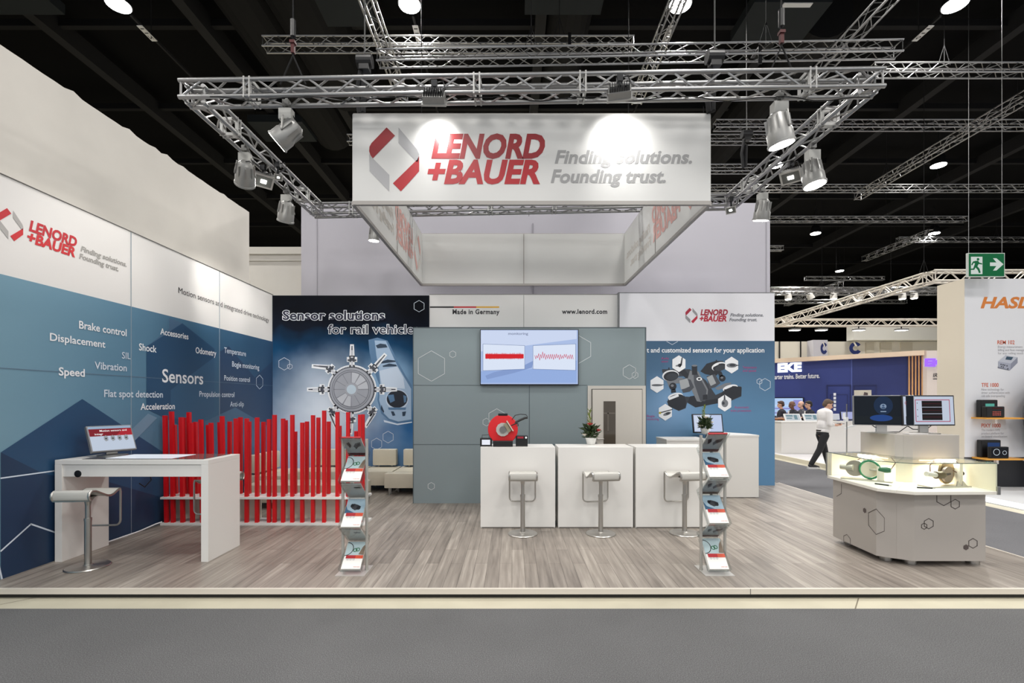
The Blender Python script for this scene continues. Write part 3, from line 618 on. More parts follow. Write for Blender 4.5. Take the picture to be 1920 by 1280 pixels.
# main square frame over the stand
FR_ = thing('truss_frame', 'large square aluminium truss frame hanging over the stand', 'truss', (0, 6.7, 4.99))
ZT = 4.99; cor = {'FL': Vector((-3.45, 5.16, ZT)), 'FR': Vector((3.75, 5.0, ZT+.01)), 'BR': Vector((3.73, 8.1, ZT+.06)), 'BL': Vector((-3.45, 8.46, ZT+.06))}
PLATE = mat('truss_coupler', (168, 168, 166), .45, .9)
for a, b in (('FL','FR'), ('BL','BR'), ('FL','BL'), ('FR','BR')):
    p, q = cor[a], cor[b]; d = (q-p).normalized()
    if a in ('FL', 'BL') and b in ('FR', 'BR'): p, q = p-d*.11, q+d*.11
    ch, br = truss_mesh(p, q, .225, .0235, .0115, .27, 10)
    sd = br.build('side_truss', ALU, FR_, smooth=True)
    for k in ch: k.build('chord', ALU, sd, smooth=True)
    L = (q-p).length; up = Vector((0,0,1)); s = d.cross(up)
    for f in (.1, .43, .58, .9) if L > 4 else (.2, .8):
        cp = MB()
        for k in (-.03, .03):
            e = p+d*(L*f+k)
            for i in (-1, 1):
                cp.obox(e+s*i*.093, d*.008, s*.018, up*.112); cp.obox(e+up*i*.093, d*.008, s*.112, up*.018)
        cp.build('coupler', PLATE, sd)
for (x, y) in ((-2.38, 5.16), (2.85, 5.02), (-1.6, 8.4), (2.0, 8.15)):
    MB().tube((x-.14, y, ZT+.1), (x, y, ZT+.42), .008).tube((x+.14, y, ZT+.1), (x, y, ZT+.42), .008).tube((x, y, ZT+.4), (x, y, 10.2), .008).build('sling', CEIL2, FR_)
    MB().box(x-.018, x+.018, y-.02, y+.02, ZT+.44, ZT+.54).box(x-.028, x+.028, y-.03, y+.03, ZT+.54, ZT+.57).build('hoist_hook', mat('hoist_dark_red', (70, 12, 14), .5), FR_)
    MB().tube((x, y, ZT+.62), (x, y, ZT+.8), .03).build('chain_guide', BLACK, FR_)
cb = MB()
for i in range(7):
    x0 = -3.2+i*1.0; cb.path([(x0+j*.1, 5.03-.02*math.sin(j), 4.875-.035*math.sin(PI*j/10)) for j in range(11)], .006, n=5)
cb.build('cable_run', BLACK, FR_)

def ftruss(label, u0, u1, v, d, name='ceiling_truss', dv=0, S=.22, cables=(.2, .7), m=ALU, **k):
    z = Z(v, d)-S/2; return truss(name, label, (X(u0, d), d+S/2, z), (X(u1, d), d+S/2-dv, z), S, cables, m=m, **k)
ftruss('short high truss across the top, topmost of the trusses above the stand', 490, 1190, 64, 8.9, cables=(.08, .8))
ftruss('high truss below the topmost one, reaching past the frame corner', 705, 1676, 89, 7.95, dv=.22, cables=(.3, .75))
ftruss('high truss on the upper right, brightly lit, running out of the photo', 1640, 2040, 114, 9.3, cables=(.35,))
ftruss('far truss across the upper right, just behind the spotlit frame corner', 1343, 2060, 222, 12, cables=(.3, .8))
ftruss('far truss passing behind the hanging banner, ends showing on both sides', 650, 1482, 250, 12.8, cables=(.9,))
ftruss('short far truss emerging beside the hanging banner', 1240, 1420, 306, 13.5, cables=())
ftruss('far truss on the right below the long sloping truss', 1280, 2060, 344, 15.5, cables=(.3, .62, .9), rb=.009)
ftruss('far truss just beside the grey cloth wall top', 1440, 1816, 404, 18.5, cables=(.25, .6), rb=.009)
ftruss('far truss behind the exit sign wires, third level down', 1686, 2060, 443, 21, cables=(.5,), rb=.01, rc=.02)
ftruss('far thin truss above the warm sloping truss', 1512, 1660, 517, 25, cables=(.5,), rb=.011, rc=.022)
ftruss('far truss crossing behind the warm sloping truss', 1446, 1772, 537, 20, cables=(.3, .7), rb=.010, rc=.02)
ftruss('stub of far truss touching the grey cloth wall', 1440, 1470, 459, 20, cables=(), rb=.01, rc=.02)
ftruss('far truss with white spotlights behind the aisle', 1446, 1702, 561, 26, cables=(), rb=.012, rc=.024)
truss('depth_truss', 'long truss sloping from the right edge towards the middle', (11.06, 9.3, 8.2), (11.06, 15.2, 8.2), .24, (.8,), rb=.009)
truss('depth_truss', 'high truss running back, at the top left of the banner', (-2.2, 5.8, 7.75), (-2.2, 9.6, 7.75), .22, ())
truss('depth_truss', 'high truss running back, at the top right of the banner', (2.52, 5.8, 7.75), (2.52, 9.6, 7.75), .22, ())
truss('depth_truss', 'high truss running back past the frame corner', (5.7, 5.8, 7.75), (5.7, 9.0, 7.75), .22, ())
truss('depth_truss', 'far thin truss sloping below the third level', (17.2, 19.5, 8.6), (17.2, 23.2, 8.6), .26, (.5,), rb=.01, rc=.02)
truss('depth_truss', 'far thin sloping truss beside the grey cloth wall', (15.6, 22.5, 7.2), (15.6, 27, 7.2), .3, (.3,), rb=.012, rc=.024)
WARMT = mat('warm_truss_metal', (206, 200, 190), .5, .6)
truss('stand_truss', 'warm white truss sloping up to the exit sign', (10.4, 11.85, 4.72), (10.4, 18.5, 4.72), .3, (.02,), m=WARMT, rb=.014, rc=.026, n=8, step=.32)
truss('stand_truss', 'warm white truss running behind the exit sign', (10.3, 11.7, 4.72), (15, 11.7, 4.72), .3, (.7,), m=WARMT, rb=.014, rc=.026, n=8, step=.32)
truss('stand_truss', 'warm white truss carrying flat floodlights over the blue stand', (10.2, 18.6, 4.72), (19, 18.6, 4.72), .3, (), m=WARMT, rb=.014, rc=.026, n=8, step=.32)

# ---------------------------------------------------------------- lamps on the frame
def par_can(x, y, z, aim, label, on=True, power=45, angle=62, s=1., col=(1, .96, .9)):
    """theatre spotlight hanging from a truss chord at z"""
    t = thing('spotlight', label, 'spotlight', (x, y, z), 'spotlights on the truss frame')
    o = Vector((x, y, z-.30*s)); d = (Vector(aim)-o).normalized(); sd = d.cross(Vector((0,0,1))).normalized(); up = sd.cross(d)
    k = d*.0
    MB().lathe([(.055*s,-.17*s),(.085*s,-.14*s),(.10*s,-.02*s),(.118*s,.02*s),(.118*s,.11*s),(.126*s,.115*s),(.126*s,.135*s),(.112*s,.135*s)], o, d, 20).build('can', HULL, t, smooth=True)
    fin = MB()
    for i in range(8):
        a = 2*PI*i/8; r = (sd*math.cos(a)+up*math.sin(a)); fin.obox(o+r*.098*s-d*.06*s, d*.07*s, r*.014*s, d.cross(r)*.004*s)
    fin.build('cooling_fin', HULL, t)
    MB().lathe([(.11*s,.128*s),(.112*s,.137*s)], o, d, 20).build('lens', LENS if on else mat('dull_lens', (150, 150, 146), .15), t)
    MB().box(x-.07*s, x+.07*s, y-.045*s, y+.045*s, z-.15*s, z-.03*s).build('ballast_box', mat('pale_ballast', (176, 176, 172), .5), t, bevel=.006)
    yk = MB(); arm = Vector((sd.x, sd.y, 0)).normalized()
    for i in (-1, 1):
        yk.tube(o+sd*i*.118*s, Vector((x, y, z-.14*s))+arm*i*.09*s, .011*s, n=6)
    yk.tube(o-sd*.125*s, o+sd*.125*s, .012*s); yk.tube((x, y, z+.1), (x, y, z-.1*s), .014); yk.box(x-.035, x+.035, y-.03, y+.03, z-.0, z+.07)
    yk.build('yoke', mat('yoke_grey', (120, 120, 118), .4, .7), t)
    MB().path([(x+.05, y, z-.05), (x+.10, y+.02, z-.16*s), tuple(o-d*.15*s+Vector((.05,0,.03))), tuple(o-d*.17*s)], .006, n=5).build('power_cable', BLACK, t)
    if on: lamp_light('spotlight_beam', 'SPOT', o+d*.16*s, power, col, aim=aim, size=.09, angle=angle, blend=.7, parent=t)
    return t
ZC = 4.87
par_can(-2.47, 5.2, ZC, (-4.5, 5.15, 2.9), 'spotlight hanging under the front truss, near its end by the side wall', power=60)
par_can(-3.44, 6.12, ZC, (-4.5, 7.9, 2.9), 'first large spotlight from the front under the truss along the side wall', power=150)
par_can(-3.5, 7.36, ZC, (-4.4, 8.6, 2.0), 'rear spotlight under the truss along the side wall, near the cloth wall', power=60)
par_can(2.86, 5.08, ZC, (3.9, 5.4, 0), 'spotlight hanging under the front truss, beside the banner corner', power=130, s=1.1)
par_can(3.83, 6.05, ZC, (4.4, 5.6, .5), 'large round spotlight under the aisle-side truss, glowing down', power=110, s=1.1)
par_can(3.85, 7.3, ZC, (3.7, 8.4, .5), 'rear spotlight under the aisle-side truss, against the cloth wall', power=90)
par_can(-2.47, 8.5, ZC, (-2.7, 8.7, .5), 'small spotlight under the rear truss, peeking beside the banner', power=70, s=.8)
def flood(x, y, z, aim, label, power=0, s=1., angle=95, starry=False):
    t = thing('floodlight', label, 'floodlight', (x, y, z), 'flat floodlights on the truss frame')
    o = Vector((x, y, z-.09)); d = (Vector(aim)-o).normalized(); sd = d.cross(Vector((0,0,1))).normalized(); up = sd.cross(d)
    MB().obox(o-d*.03*s, sd*.115*s, up*.08*s, d*.04*s).build('housing', HULL, t, bevel=.008)
    MB().obox(o+d*.012*s, sd*.13*s, up*.095*s, d*.008*s).build('bezel', mat('floodlight_bezel', (186, 186, 184), .4, .6), t)
    f = MB()
    for i in range(9): f.obox(o-d*.085*s+sd*(i-4)*.024*s, sd*.004*s, up*.075*s, d*.02*s)
    f.build('cooling_fin', DARKMETAL, t)
    MB().obox(o+d*.021*s, sd*.105*s, up*.07*s, d*.003*s).build('glass', mat('dark_flood_glass', (96, 98, 96), .12), t)
    MB().obox(o+d*.026*s, sd*.035*s, up*.024*s, d*.003*s).build('lamp', LENS, t)
    MB().tube(o-d*.05, (x, y, z+.09), .014).box(x-.03, x+.03, y-.03, y+.03, z+.05, z+.12).build('clamp', DARKMETAL, t)
    MB().path([(x+.02, y, z+.1), (x+.09, y, z+.12), (x+.12, y, z+.03), tuple(o-d*.08+sd*.05)], .007, n=5).build('power_cable', BLACK, t)
    if power: lamp_light('floodlight_beam', 'SPOT', o+d*.04, power, (1, .98, .95), aim=aim, size=.05, angle=angle, blend=.9, parent=t)
    return t
flood(X(815, 5.02), 5.0, ZC+.03, (X(822, 5.33), 5.36, 4.52), 'flat floodlight over the banner above the first letters', 28, angle=100)
flood(X(1161, 4.95), 4.93, ZC+.04, (X(1163, 5.33), 5.36, 4.5), 'flat floodlight over the banner above the grey slogan', 48, angle=112)
flood(-3.47, 6.62, ZC-.055, (-1.5, 4.5, 1.5), 'flat floodlight with a bright spark below the truss along the side wall', 30)
flood(-3.3, 6.7, ZC+.03, (-1.5, 4.2, 2.5), 'small bright floodlight sitting in the truss along the side wall', 0, s=.45)
flood(3.82, 6.5, ZC-.055, (2.0, 4.5, 1.2), 'flat floodlight with a bright spark below the aisle-side truss', 30)
flood(3.55, 7.7, ZC-.03, (1.5, 5.0, 2.5), 'small bright floodlight among the cables by the banner corner', 0, s=.6)
def chain_hoist(x, y, z, label):
    t = thing('chain_hoist', label, 'hoist', (x, y, z), 'black chain hoists')
    MB().tube((x-.09, y, z+.1), (x+.09, y, z+.1), .075, n=16).box(x-.06, x+.06, y-.05, y+.05, z-.02, z+.1).build('motor', BLACK, t, bevel=.006)
    MB().path([(x-.05, y, z-.02), (x-.09, y, z-.25), (x-.06, y, z-.52), (x-.02, y, z-.5), (x-.01, y, z-.1)], .03, n=8).build('chain_bag', mat('black_cloth', (24, 24, 26), .9), t)
    MB().tube((x, y, z+.16), (x, y, 10.2), .009).build('chain', mat('chain_steel', (90, 90, 90), .4, .8), t)
    return t
chain_hoist(X(1400, 8.9), 8.9, Z(262, 8.9), 'black chain hoist with a hanging bag between banner and side truss')
chain_hoist(X(684, 5.6), 5.6, Z(150, 5.6)+.12, 'black chain hoist on the front truss above the banner corner')
chain_hoist(X(1340, 5.3), 5.3, Z(124, 5.3), 'black chain hoist on the front truss, beside the banner corner')
def clamp(x, y, z, label):
    t = thing('strap', label, 'strap', (x, y, z), 'black straps')
    MB().box(x-.03, x+.03, y-.13, y-.115, z-.14, z+.14).box(x-.03, x+.03, y-.13, y+.13, z+.13, z+.145).build('band', BLACK, t)
clamp(X(1422, 7.9), 7.97, Z(108, 7.9), 'black strap round the high truss above the frame')
clamp(X(1068, 8.9), 9.02, Z(76, 8.9), 'black strap round the topmost truss')

# ---------------------------------------------------------------- hanging banner box
bn = thing('hanging_banner', 'white square fabric banner with company name hanging over the stand', 'banner', (0, 5.33, 4.87))
CLOTH = mat('banner_fabric', (226, 226, 224), .4, transl=.2); PROF = mat('banner_profile', (158, 154, 150), .45, .4)
bx0, bx1, by0, by1 = -1.78, 2.22, 5.33, 9.33; TL = .017
zz = lambda y: (y-by0)*TL
def bpanel(name, a, b):
    n = (Vector(b)-Vector(a)).normalized().cross(Vector((0,0,1)))*.012; a, b = Vector(a), Vector(b)
    vs = []
    for p in (a, b):
        for dz in (-1.0, 0): vs += [p+Vector((0,0,4.87+zz(p.y)+dz))-n, p+Vector((0,0,4.87+zz(p.y)+dz))+n]
    return MB().add(vs, [(0,4,6,2), (1,3,7,5), (0,2,3,1), (4,5,7,6), (2,6,7,3), (0,1,5,4)]).build(name, CLOTH, bn)
front = bpanel('front_panel', (bx0,by0,0), (bx1,by0,0)); bpanel('rear_panel', (bx0,by1,0), (bx1,by1,0)); sl = bpanel('side_panel', (bx0,by0,0), (bx0,by1,0)); sr = bpanel('side_panel', (bx1,by0,0), (bx1,by1,0))
fp = MB()
for dz, th in ((-1.0, .03), (0, .012)):
    pts = [Vector((x, y, 4.87+zz(y)+dz)) for x, y in ((bx0,by0),(bx1,by0),(bx1,by1),(bx0,by1))]
    for i in range(4): fp.tube(pts[i], pts[(i+1) % 4], th, n=4)
for x, y in ((bx0,by1),(bx1,by1)): fp.tube((x, y-.02, 3.87+zz(y)), (x, y-.02, 4.87+zz(y)), .014, n=4)
fp.tube((X(982, 9.3), 9.315, 3.94), (X(982, 9.3), 9.315, 4.93), .012, n=4)
fp.build('frame_profile', PROF, bn)
hw = MB()
for x, y in ((-1.7, 5.33), (2.15, 5.33), (.2, 5.33), (-1.7, 8.4), (2.15, 8.2), (.3, 8.4)): hw.tube((x, y, 4.87+zz(y)), (x, y, 4.9+zz(y)+.06), .004, n=5)
hw.build('hanging_wire', CEIL2, bn)
logo(Front(5.318), -1.60, Z(239, 5.318), .002, bn, mat('banner_red', (170, 24, 34), .3), mat('banner_deep_red', (142, 24, 32), .3), mat('banner_grey', (168, 168, 170), .4), mat('banner_tag', (150, 150, 150), .5))
lg = lambda P: logo(P, P.start, 4.72, .002, bn, FADRED, FADRED, FADGREY, FADGREY)
PLs = Pl((bx0, by1, 0), (0,-1,-TL), (0,0,1), (1,0,0)); PLs.o.z += zz(by1); PLs.start = .18; lg_off = .016
PRs = Pl((bx1, by0, 0), (0,1,TL), (0,0,1), (-1,0,0)); PRs.start = .18
logo(PLs, .18, 4.72, .002, bn, FADRED, FADRED, FADGREY, FADGREY, off=.016); logo(PRs, .18, 4.72, .002, bn, FADRED, FADRED, FADGREY, FADGREY, off=.016)
MB().box(bx0+.013, bx0+.02, 7.3, 7.31, 3.9, 4.9).box(bx1-.02, bx1-.013, 7.3, 7.31, 3.9, 4.9).build('panel_seam', PROF, bn)

# ---------------------------------------------------------------- bar counters
def counter(x0, x1, label):
    yf, yb, zt = 5.87, 6.30, 1.083
    t = thing('bar_counter', label, 'counter', ((x0+x1)/2, yf, ZP), 'white bar counters')
    MB().box(x0, x1, yf+.004, yb, zt-.03, zt).build('countertop', WHITE, t, bevel=.003)
    MB().box(x0, x1, yf, yf+.02, ZP+.015, zt-.001).build('front_panel', WHITE, t, bevel=.002)
    for x in (x0+.0095, x1-.0095): MB().box(x-.009, x+.009, yf+.02, yb-.02, ZP, zt-.03).build('side_panel', WHITE, t)
    MB().box(x0+.02, x1-.02, yf+.05, yb-.04, .80, .83).build('shelf', WHITE, t)
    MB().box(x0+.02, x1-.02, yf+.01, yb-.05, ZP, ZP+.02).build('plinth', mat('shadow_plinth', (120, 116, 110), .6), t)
counter(X(901, 5.87), X(1041, 5.87), 'white bar counter carrying the red cable reel')
counter(X(1046.5, 5.87), X(1187, 5.87), 'white bar counter carrying the flower vase')
counter(X(1192, 5.87), X(1331, 5.87), 'white bar counter partly behind the brochure rack')

# ---------------------------------------------------------------- bar stools
def stool(x, y, rot, label, first=[]):
    g = 'steel bar stools'
    if first: t = dup(first[0], label, g)
    else:
        t = thing('bar_stool', label, 'stool', (0, 0, 0), g); first.append(t)
        MB().lathe([(.172, 0), (.175, .006), (.168, .014), (.045, .02), (.034, .03)], n=40).build('base', STEEL, t, smooth=True)
        MB().tube((0,0,.02), (0,0,.46), .028, n=20).tube((0,0,.455), (0,0,.67), .021, n=20).lathe([(.031, .44), (.031, .465)], n=20).build('column', STEEL, t, smooth=True)
        MB().lathe([(.022, .585), (.027, .62), (.05, .655), (.078, .672)], n=16).build('seat_bracket', STEEL, t, smooth=True)
        prof = [(-.18,.660),(-.197,.674),(-.204,.70),(-.197,.728),(-.172,.744),(-.12,.735),(-.05,.700),(.02,.668),(.06,.660),(.10,.668),(.15,.694),(.185,.705)]
        s = MB(); n = len(prof); hw_ = .153
        vs = [(sx*hw_, a, b+dz) for sx in (-1, 1) for dz in (0, .013) for a, b in prof]
        q = lambda i, j, k: (i*2+j)*n+k
        fs = []
        for k in range(n-1):
            fs += [(q(0,0,k),q(1,0,k),q(1,0,k+1),q(0,0,k+1)), (q(0,1,k),q(0,1,k+1),q(1,1,k+1),q(1,1,k)), (q(0,0,k),q(0,0,k+1),q(0,1,k+1),q(0,1,k)), (q(1,0,k),q(1,1,k),q(1,1,k+1),q(1,0,k+1))]
        fs += [(q(0,0,0),q(0,1,0),q(1,1,0),q(1,0,0)), (q(0,0,n-1),q(1,0,n-1),q(1,1,n-1),q(0,1,n-1))]
        s.add(vs, fs).build('seat', mat('seat_white', (192, 190, 184), .4), t, smooth=True, bevel=.003)
        f = MB()
        for sx in (-1, 1):
            f.path([(sx*.158, a, b+.004) for a, b in prof], .011, n=6)
        f.path([(-.158, -.182, .662), (0, -.182, .660), (.158, -.182, .662)], .010, n=6)
        f.build('seat_frame', STEEL, t, smooth=True)
        r = .05; zb = .345
        pts = [(-.158,.183,.708), (-.158,.19,.68), (-.158,.19,zb+r)]+[(-.158+r-r*math.cos(a), .19, zb+r-r*math.sin(a)) for a in (PI/8, PI/4, 3*PI/8, PI/2)]
        pts += [(-p[0], p[1], p[2]) for p in reversed(pts)]
        MB().path(pts, .0095, n=8).build('footrest', STEEL, t, smooth=True)
    t.location = (x, y, ZP); t.rotation_euler = (0, 0, math.radians(rot)); return t
stool(.127, 5.62, 0, 'bar stool before the counter that carries the red cable reel')
stool(1.05, 5.62, 9, 'bar stool before the counter that carries the flower vase')
stool(2.05, 5.64, 10, 'bar stool half hidden by the aisle-side brochure rack')
stool(-4.02, 4.5, 5, 'bar stool standing in front of the white touch desk')
stool(-3.29, 5.34, 180, 'bar stool behind the white touch desk')

# ---------------------------------------------------------------- cable reel demonstrator, boxes, flowers
yr = 6.0; zc = 1.083
rl = thing('cable_reel', 'red cable reel with grey hub on the first bar counter', 'reel', (X(943, yr), yr, zc))
rx, rz = X(943, yr), Z(804.5, yr); R = 28*yr/F
MB().lathe([(R*.6,-.05),(R*.97,-.045),(R,-.035),(R,.035),(R*.97,.045),(R*.6,.05)], (rx, yr, rz), (0,1,0), 40).build('drum', mat('reel_red', (214, 28, 36), .4), rl, smooth=True)
hubp = [(rx+(12.2+.5*(i % 2))*yr/F*math.cos(2*PI*i/24), rz+(12.2+.5*(i % 2))*yr/F*math.sin(2*PI*i/24)) for i in range(24)]
MB().slab([(x, yr-.055, z) for x, z in hubp], (0,-1,0), .018).build('hub', mat('hub_grey', (186, 184, 180), .4), rl)
MB().lathe([(.042, 0), (.042, .02)], (rx, yr-.07, rz), (0,-1,0), 20).build('hub_cap', mat('hub_cap_grey', (112, 112, 112), .4), rl)
MB().box(rx-.06, rx+.06, yr-.05, yr+.05, zc+2*R+.008, zc+2*R+.036).box(rx-.05, rx+.05, yr-.04, yr+.04, zc+2*R-.03, zc+2*R+.01).build('top_bracket', DARKMETAL, rl, bevel=.006)
MB().box(X(925, yr), X(961.5, yr), yr-.09, yr+.09, zc, zc+.075).build('base', BLACK, rl, bevel=.008)
a = Vector((X(950.5, yr), yr-.085, Z(788.5, yr))); b = Vector((X(962, yr), yr-.085, Z(806.5, yr))); dd = (b-a).normalized()
MB().obox((a+b)/2, dd*.075, Vector((dd.z,0,-dd.x))*.006, Vector((0,.035,0))).build('guide_plate', mat('guide_pale', (206, 200, 184), .4), rl)
MB().obox((a+b)/2+Vector((-.03,.01,-.02)), dd*.06, Vector((dd.z,0,-dd.x))*.022, Vector((0,.02,0))).build('sensor_block', mat('guide_olive', (150, 144, 120), .4), rl)
P_ = lambda u, v, dy=0: (X(u, yr), yr+dy, Z(v, yr))
MB().path([P_(966,792,-.05), P_(975,787,-.05), P_(984,783,-.05), P_(989,782.5,-.05)], .014, n=8).build('cable_sleeve', BLACK, rl, smooth=True)
MB().path([P_(960,786,-.05), P_(966,778,-.05), P_(976,776,-.04), P_(986,777,-.04), P_(989,781,-.04), P_(984,783,-.05)], .005, n=6).path([P_(958,797,-.09), P_(966,793.5,-.09), P_(971,793.5,-.09), P_(971.5,797,-.09), P_(968,797.5,-.09)], .007, n=6).build('cable', BLACK, rl, smooth=True)
md = thing('measuring_display', 'small black measuring box with a lit white display beside the reel', 'display', (X(911, 5.98), 5.98, zc))
MB().box(X(900, 5.95), X(922, 5.95), 5.95, 6.03, zc, zc+.105).build('housing', BLACK, md, bevel=.006)
MB().box(X(903.5, 5.95), X(919, 5.95), 5.945, 5.951, zc+.022, zc+.085).build('display', mat('lit_display', (232, 236, 246), .3, emit=1.0), md)
MB().path([(X(904, 5.99), 5.99, zc+.1), (X(904, 5.99), 5.99, zc+.14), (X(917, 5.99), 5.99, zc+.145), (X(917, 5.99), 5.99, zc+.1)], .004, n=6).build('handle', BLACK, md)
cbx = thing('control_box', 'small black control box with red lettering beside the reel', 'box', (X(978, 5.98), 5.98, zc))
MB().box(X(967, 5.95), X(989.5, 5.95), 5.95, 6.05, zc, zc+.135).build('housing', BLACK, cbx, bevel=.006)
MB().box(X(970, 5.95), X(981.5, 5.95), 5.945, 5.951, zc+.1, zc+.125).build('red_print', mat('box_red', (150, 34, 50), .4), cbx)
MB().lathe([(.013, 0), (.013, .012)], (X(986.3, 5.95), 5.95, zc+.112), (0,-1,0), 16).build('knob', WINK, cbx, smooth=True)

LEAF = mat('dark_green_leaf', (44, 62, 30), .5, noise=(30, .3)); LEAF2 = mat('light_green_leaf', (124, 140, 66), .5); FLR = mat('red_petal', (170, 34, 30), .5); FLW = mat('cream_petal', (226, 216, 200), .5)
def leaf(mb, o, d, ln, wd):
    o, d = Vector(o), Vector(d).normalized(); s = d.cross(Vector((.2,.3,1))).normalized(); n = s.cross(d)*.15
    p = [o, o+d*ln*.3+s*wd*.4+n*wd, o+d*ln*.65+s*wd*.45+n*wd, o+d*ln, o+d*ln*.65-s*wd*.45+n*wd, o+d*ln*.3-s*wd*.4+n*wd, o+d*ln*.35-n*wd, o+d*ln*.65-n*wd]
    mb.add(p, [(0,1,6), (1,2,7,6), (2,3,7), (3,4,7), (4,5,6,7), (5,0,6)])
def flowers(x, y, z, label, red=True, s=1., pot=True):
    rg = random.Random(int(x*1000)); t = thing('flower_arrangement', label, 'flowers', (x, y, z))
    ht = .075*s
    MB().lathe([(.038*s, 0), (.045*s, .01), (.062*s, ht), (.055*s, ht), (.04*s, ht*.3)], (x, y, z), n=20).build('vase', mat('white_ceramic', (226, 226, 222), .25), t, smooth=True)
    fo = MB(); o = Vector((x, y, z+ht))
    for i in range(110):
        a = rg.uniform(0, 2*PI); h = rg.uniform(-.15, 1.); r = .5
        p = o+Vector((math.cos(a)*.06*s*rg.random(), math.sin(a)*.06*s*rg.random(), .10*s*rg.random()))
        leaf(fo, p, (math.cos(a)*r, math.sin(a)*r, h), .085*s*rg.uniform(.6, 1.2), .035*s)
    fo.build('foliage', LEAF, t)
    sp = MB()
    for k in range(26):
        h = .1+.2*k/26; a = rg.uniform(0, 2*PI); leaf(sp, o+Vector((-.02*s+.03*s*(h-.1), 0, h*s)), (math.cos(a), math.sin(a), 1.3), .05*s, .014*s)
    sp.tube(o, o+Vector((-.015*s, 0, .3*s)), .004*s, n=5).build('sprig', LEAF2, t)
    for k in range(3):
        a = (.2, 2.6, 4.4)[k]; q = o+Vector((math.cos(a)*.075*s, math.sin(a)*.05*s-.03*s, (.07, .02, .14)[k]*s)); fb = MB()
        for j in range(9):
            b = j*2.4; leaf(fb, q, (math.cos(b), math.sin(b), .6), .042*s, .034*s)
        fb.ball(q+Vector((0,0,.012*s)), .016*s, n=8)
        fb.build('blossom', FLR if red and k != 1 else FLW, t)
flowers(X(1108, 6.24), 6.24, zc, 'red and green flowers in a white vase on the second bar counter', s=1.2)

# ---------------------------------------------------------------- white counter unit by the bogie wall, with screen and flowers
sc_ = thing('side_counter', 'tall white counter unit before the bogie picture wall', 'counter', (3.5, 7.72, ZP))
MB().prism([(X(1335, 7.75), 7.72), (4.02, 7.72), (4.02, 8.05), (3.62, 8.8), (X(1300, 8.8), 8.8), (X(1300, 8.8), 8.2)], 1.07, 1.10).build('countertop', WHITE, sc_, bevel=.003)
MB().box(X(1335, 7.75), 4.015, 7.725, 7.745, ZP+.01, 1.069).build('front_panel', WHITE, sc_)
MB().prism([(4.0, 7.75), (4.0, 8.05), (3.6, 8.78), (3.58, 8.78), (3.98, 8.04), (3.98, 7.75)], ZP, 1.069).build('side_panel', WHITE, sc_)
MB().box(4.02, 4.09, 7.9, 8.0, .80, .86).build('bracket', WHITE, sc_, bevel=.01)
lc = thing('low_counter', 'low white counter between the bar and the bogie picture wall', 'counter', (2.6, 7.0, ZP))
MB().box(X(1249, 7.0), X(1330, 7.0), 6.98, 7.5, 1.06, 1.09).build('countertop', WHITE, lc, bevel=.003)
MB().box(X(1249, 7.0)+.005, X(1330, 7.0)-.005, 6.99, 7.49, ZP, 1.06).build('body', WHITE, lc)
def monitor(name, label, x, y, z, wd, h, rot, tilt, draw=None, rgb=(200, 212, 232), power=.9, body=BLACK, group=None, stand=.12, bez=.012):
    """monitor with foot, built facing -Y then turned; draw(plane, root) adds what is on the display"""
    t = thing(name, label, 'monitor', (0, 0, 0), group)
    ct, st = math.cos(math.radians(tilt)), math.sin(math.radians(tilt))
    up = Vector((0, st, ct)); n = Vector((0, -ct, st)); o = Vector((0, -.02, stand))
    MB().obox(o+up*h/2-n*.02, Vector((wd/2,0,0)), up*h/2, n*.02).build('housing', body, t, bevel=.006)
    MB().obox(o+up*h/2+n*.001, Vector((wd/2-bez,0,0)), up*(h/2-bez), n*.001).build('display', mat('monitor_%d_%d_%d' % rgb, rgb, .2, emit=power), t)
    if stand > .02:
        MB().lathe([(.13, 0), (.13, .008), (.03, .016)], (0, .03, 0), n=24).build('foot', STEEL, t, smooth=True)
        MB().obox((0, .05, (stand+.1)/2), (.05,0,0), (0,.012,0), (0,0,(stand+.1)/2)).build('stand', STEEL, t, bevel=.004)
    if draw: draw(Pl(o+n*.003-Vector((wd/2,0,0)), (1,0,0), up, n), t)
    t.location = (x, y, z); t.rotation_euler = (0, 0, math.radians(rot)); return t
def em(rgb, p=.95): return mat('display_ink_%d_%d_%d' % rgb, rgb, .4, emit=p)
def rect(x0, x1, y0, y1): return [(x0,y0),(x1,y0),(x1,y1),(x0,y1)]
def d_plain(P, t):
    decal(P, [rect(.03,.22,.04,.30)], em((206, 216, 234)), 'screen_picture', t, .001); decal(P, [rect(.16,.3,.03,.32)], em((220, 228, 242)), 'screen_picture', t, .0012)
monitor('monitor', 'black-framed monitor on the counter before the bogie picture', X(1328, 8.3), 8.3, 1.10, .53, .335, 0, 12, d_plain, (190, 204, 234), .95, stand=.0, bez=.02)
flowers(X(1322, 8.0), 8.0, 1.10, 'dark flowers with a green sprig before the black-framed monitor', red=False, s=1.25)

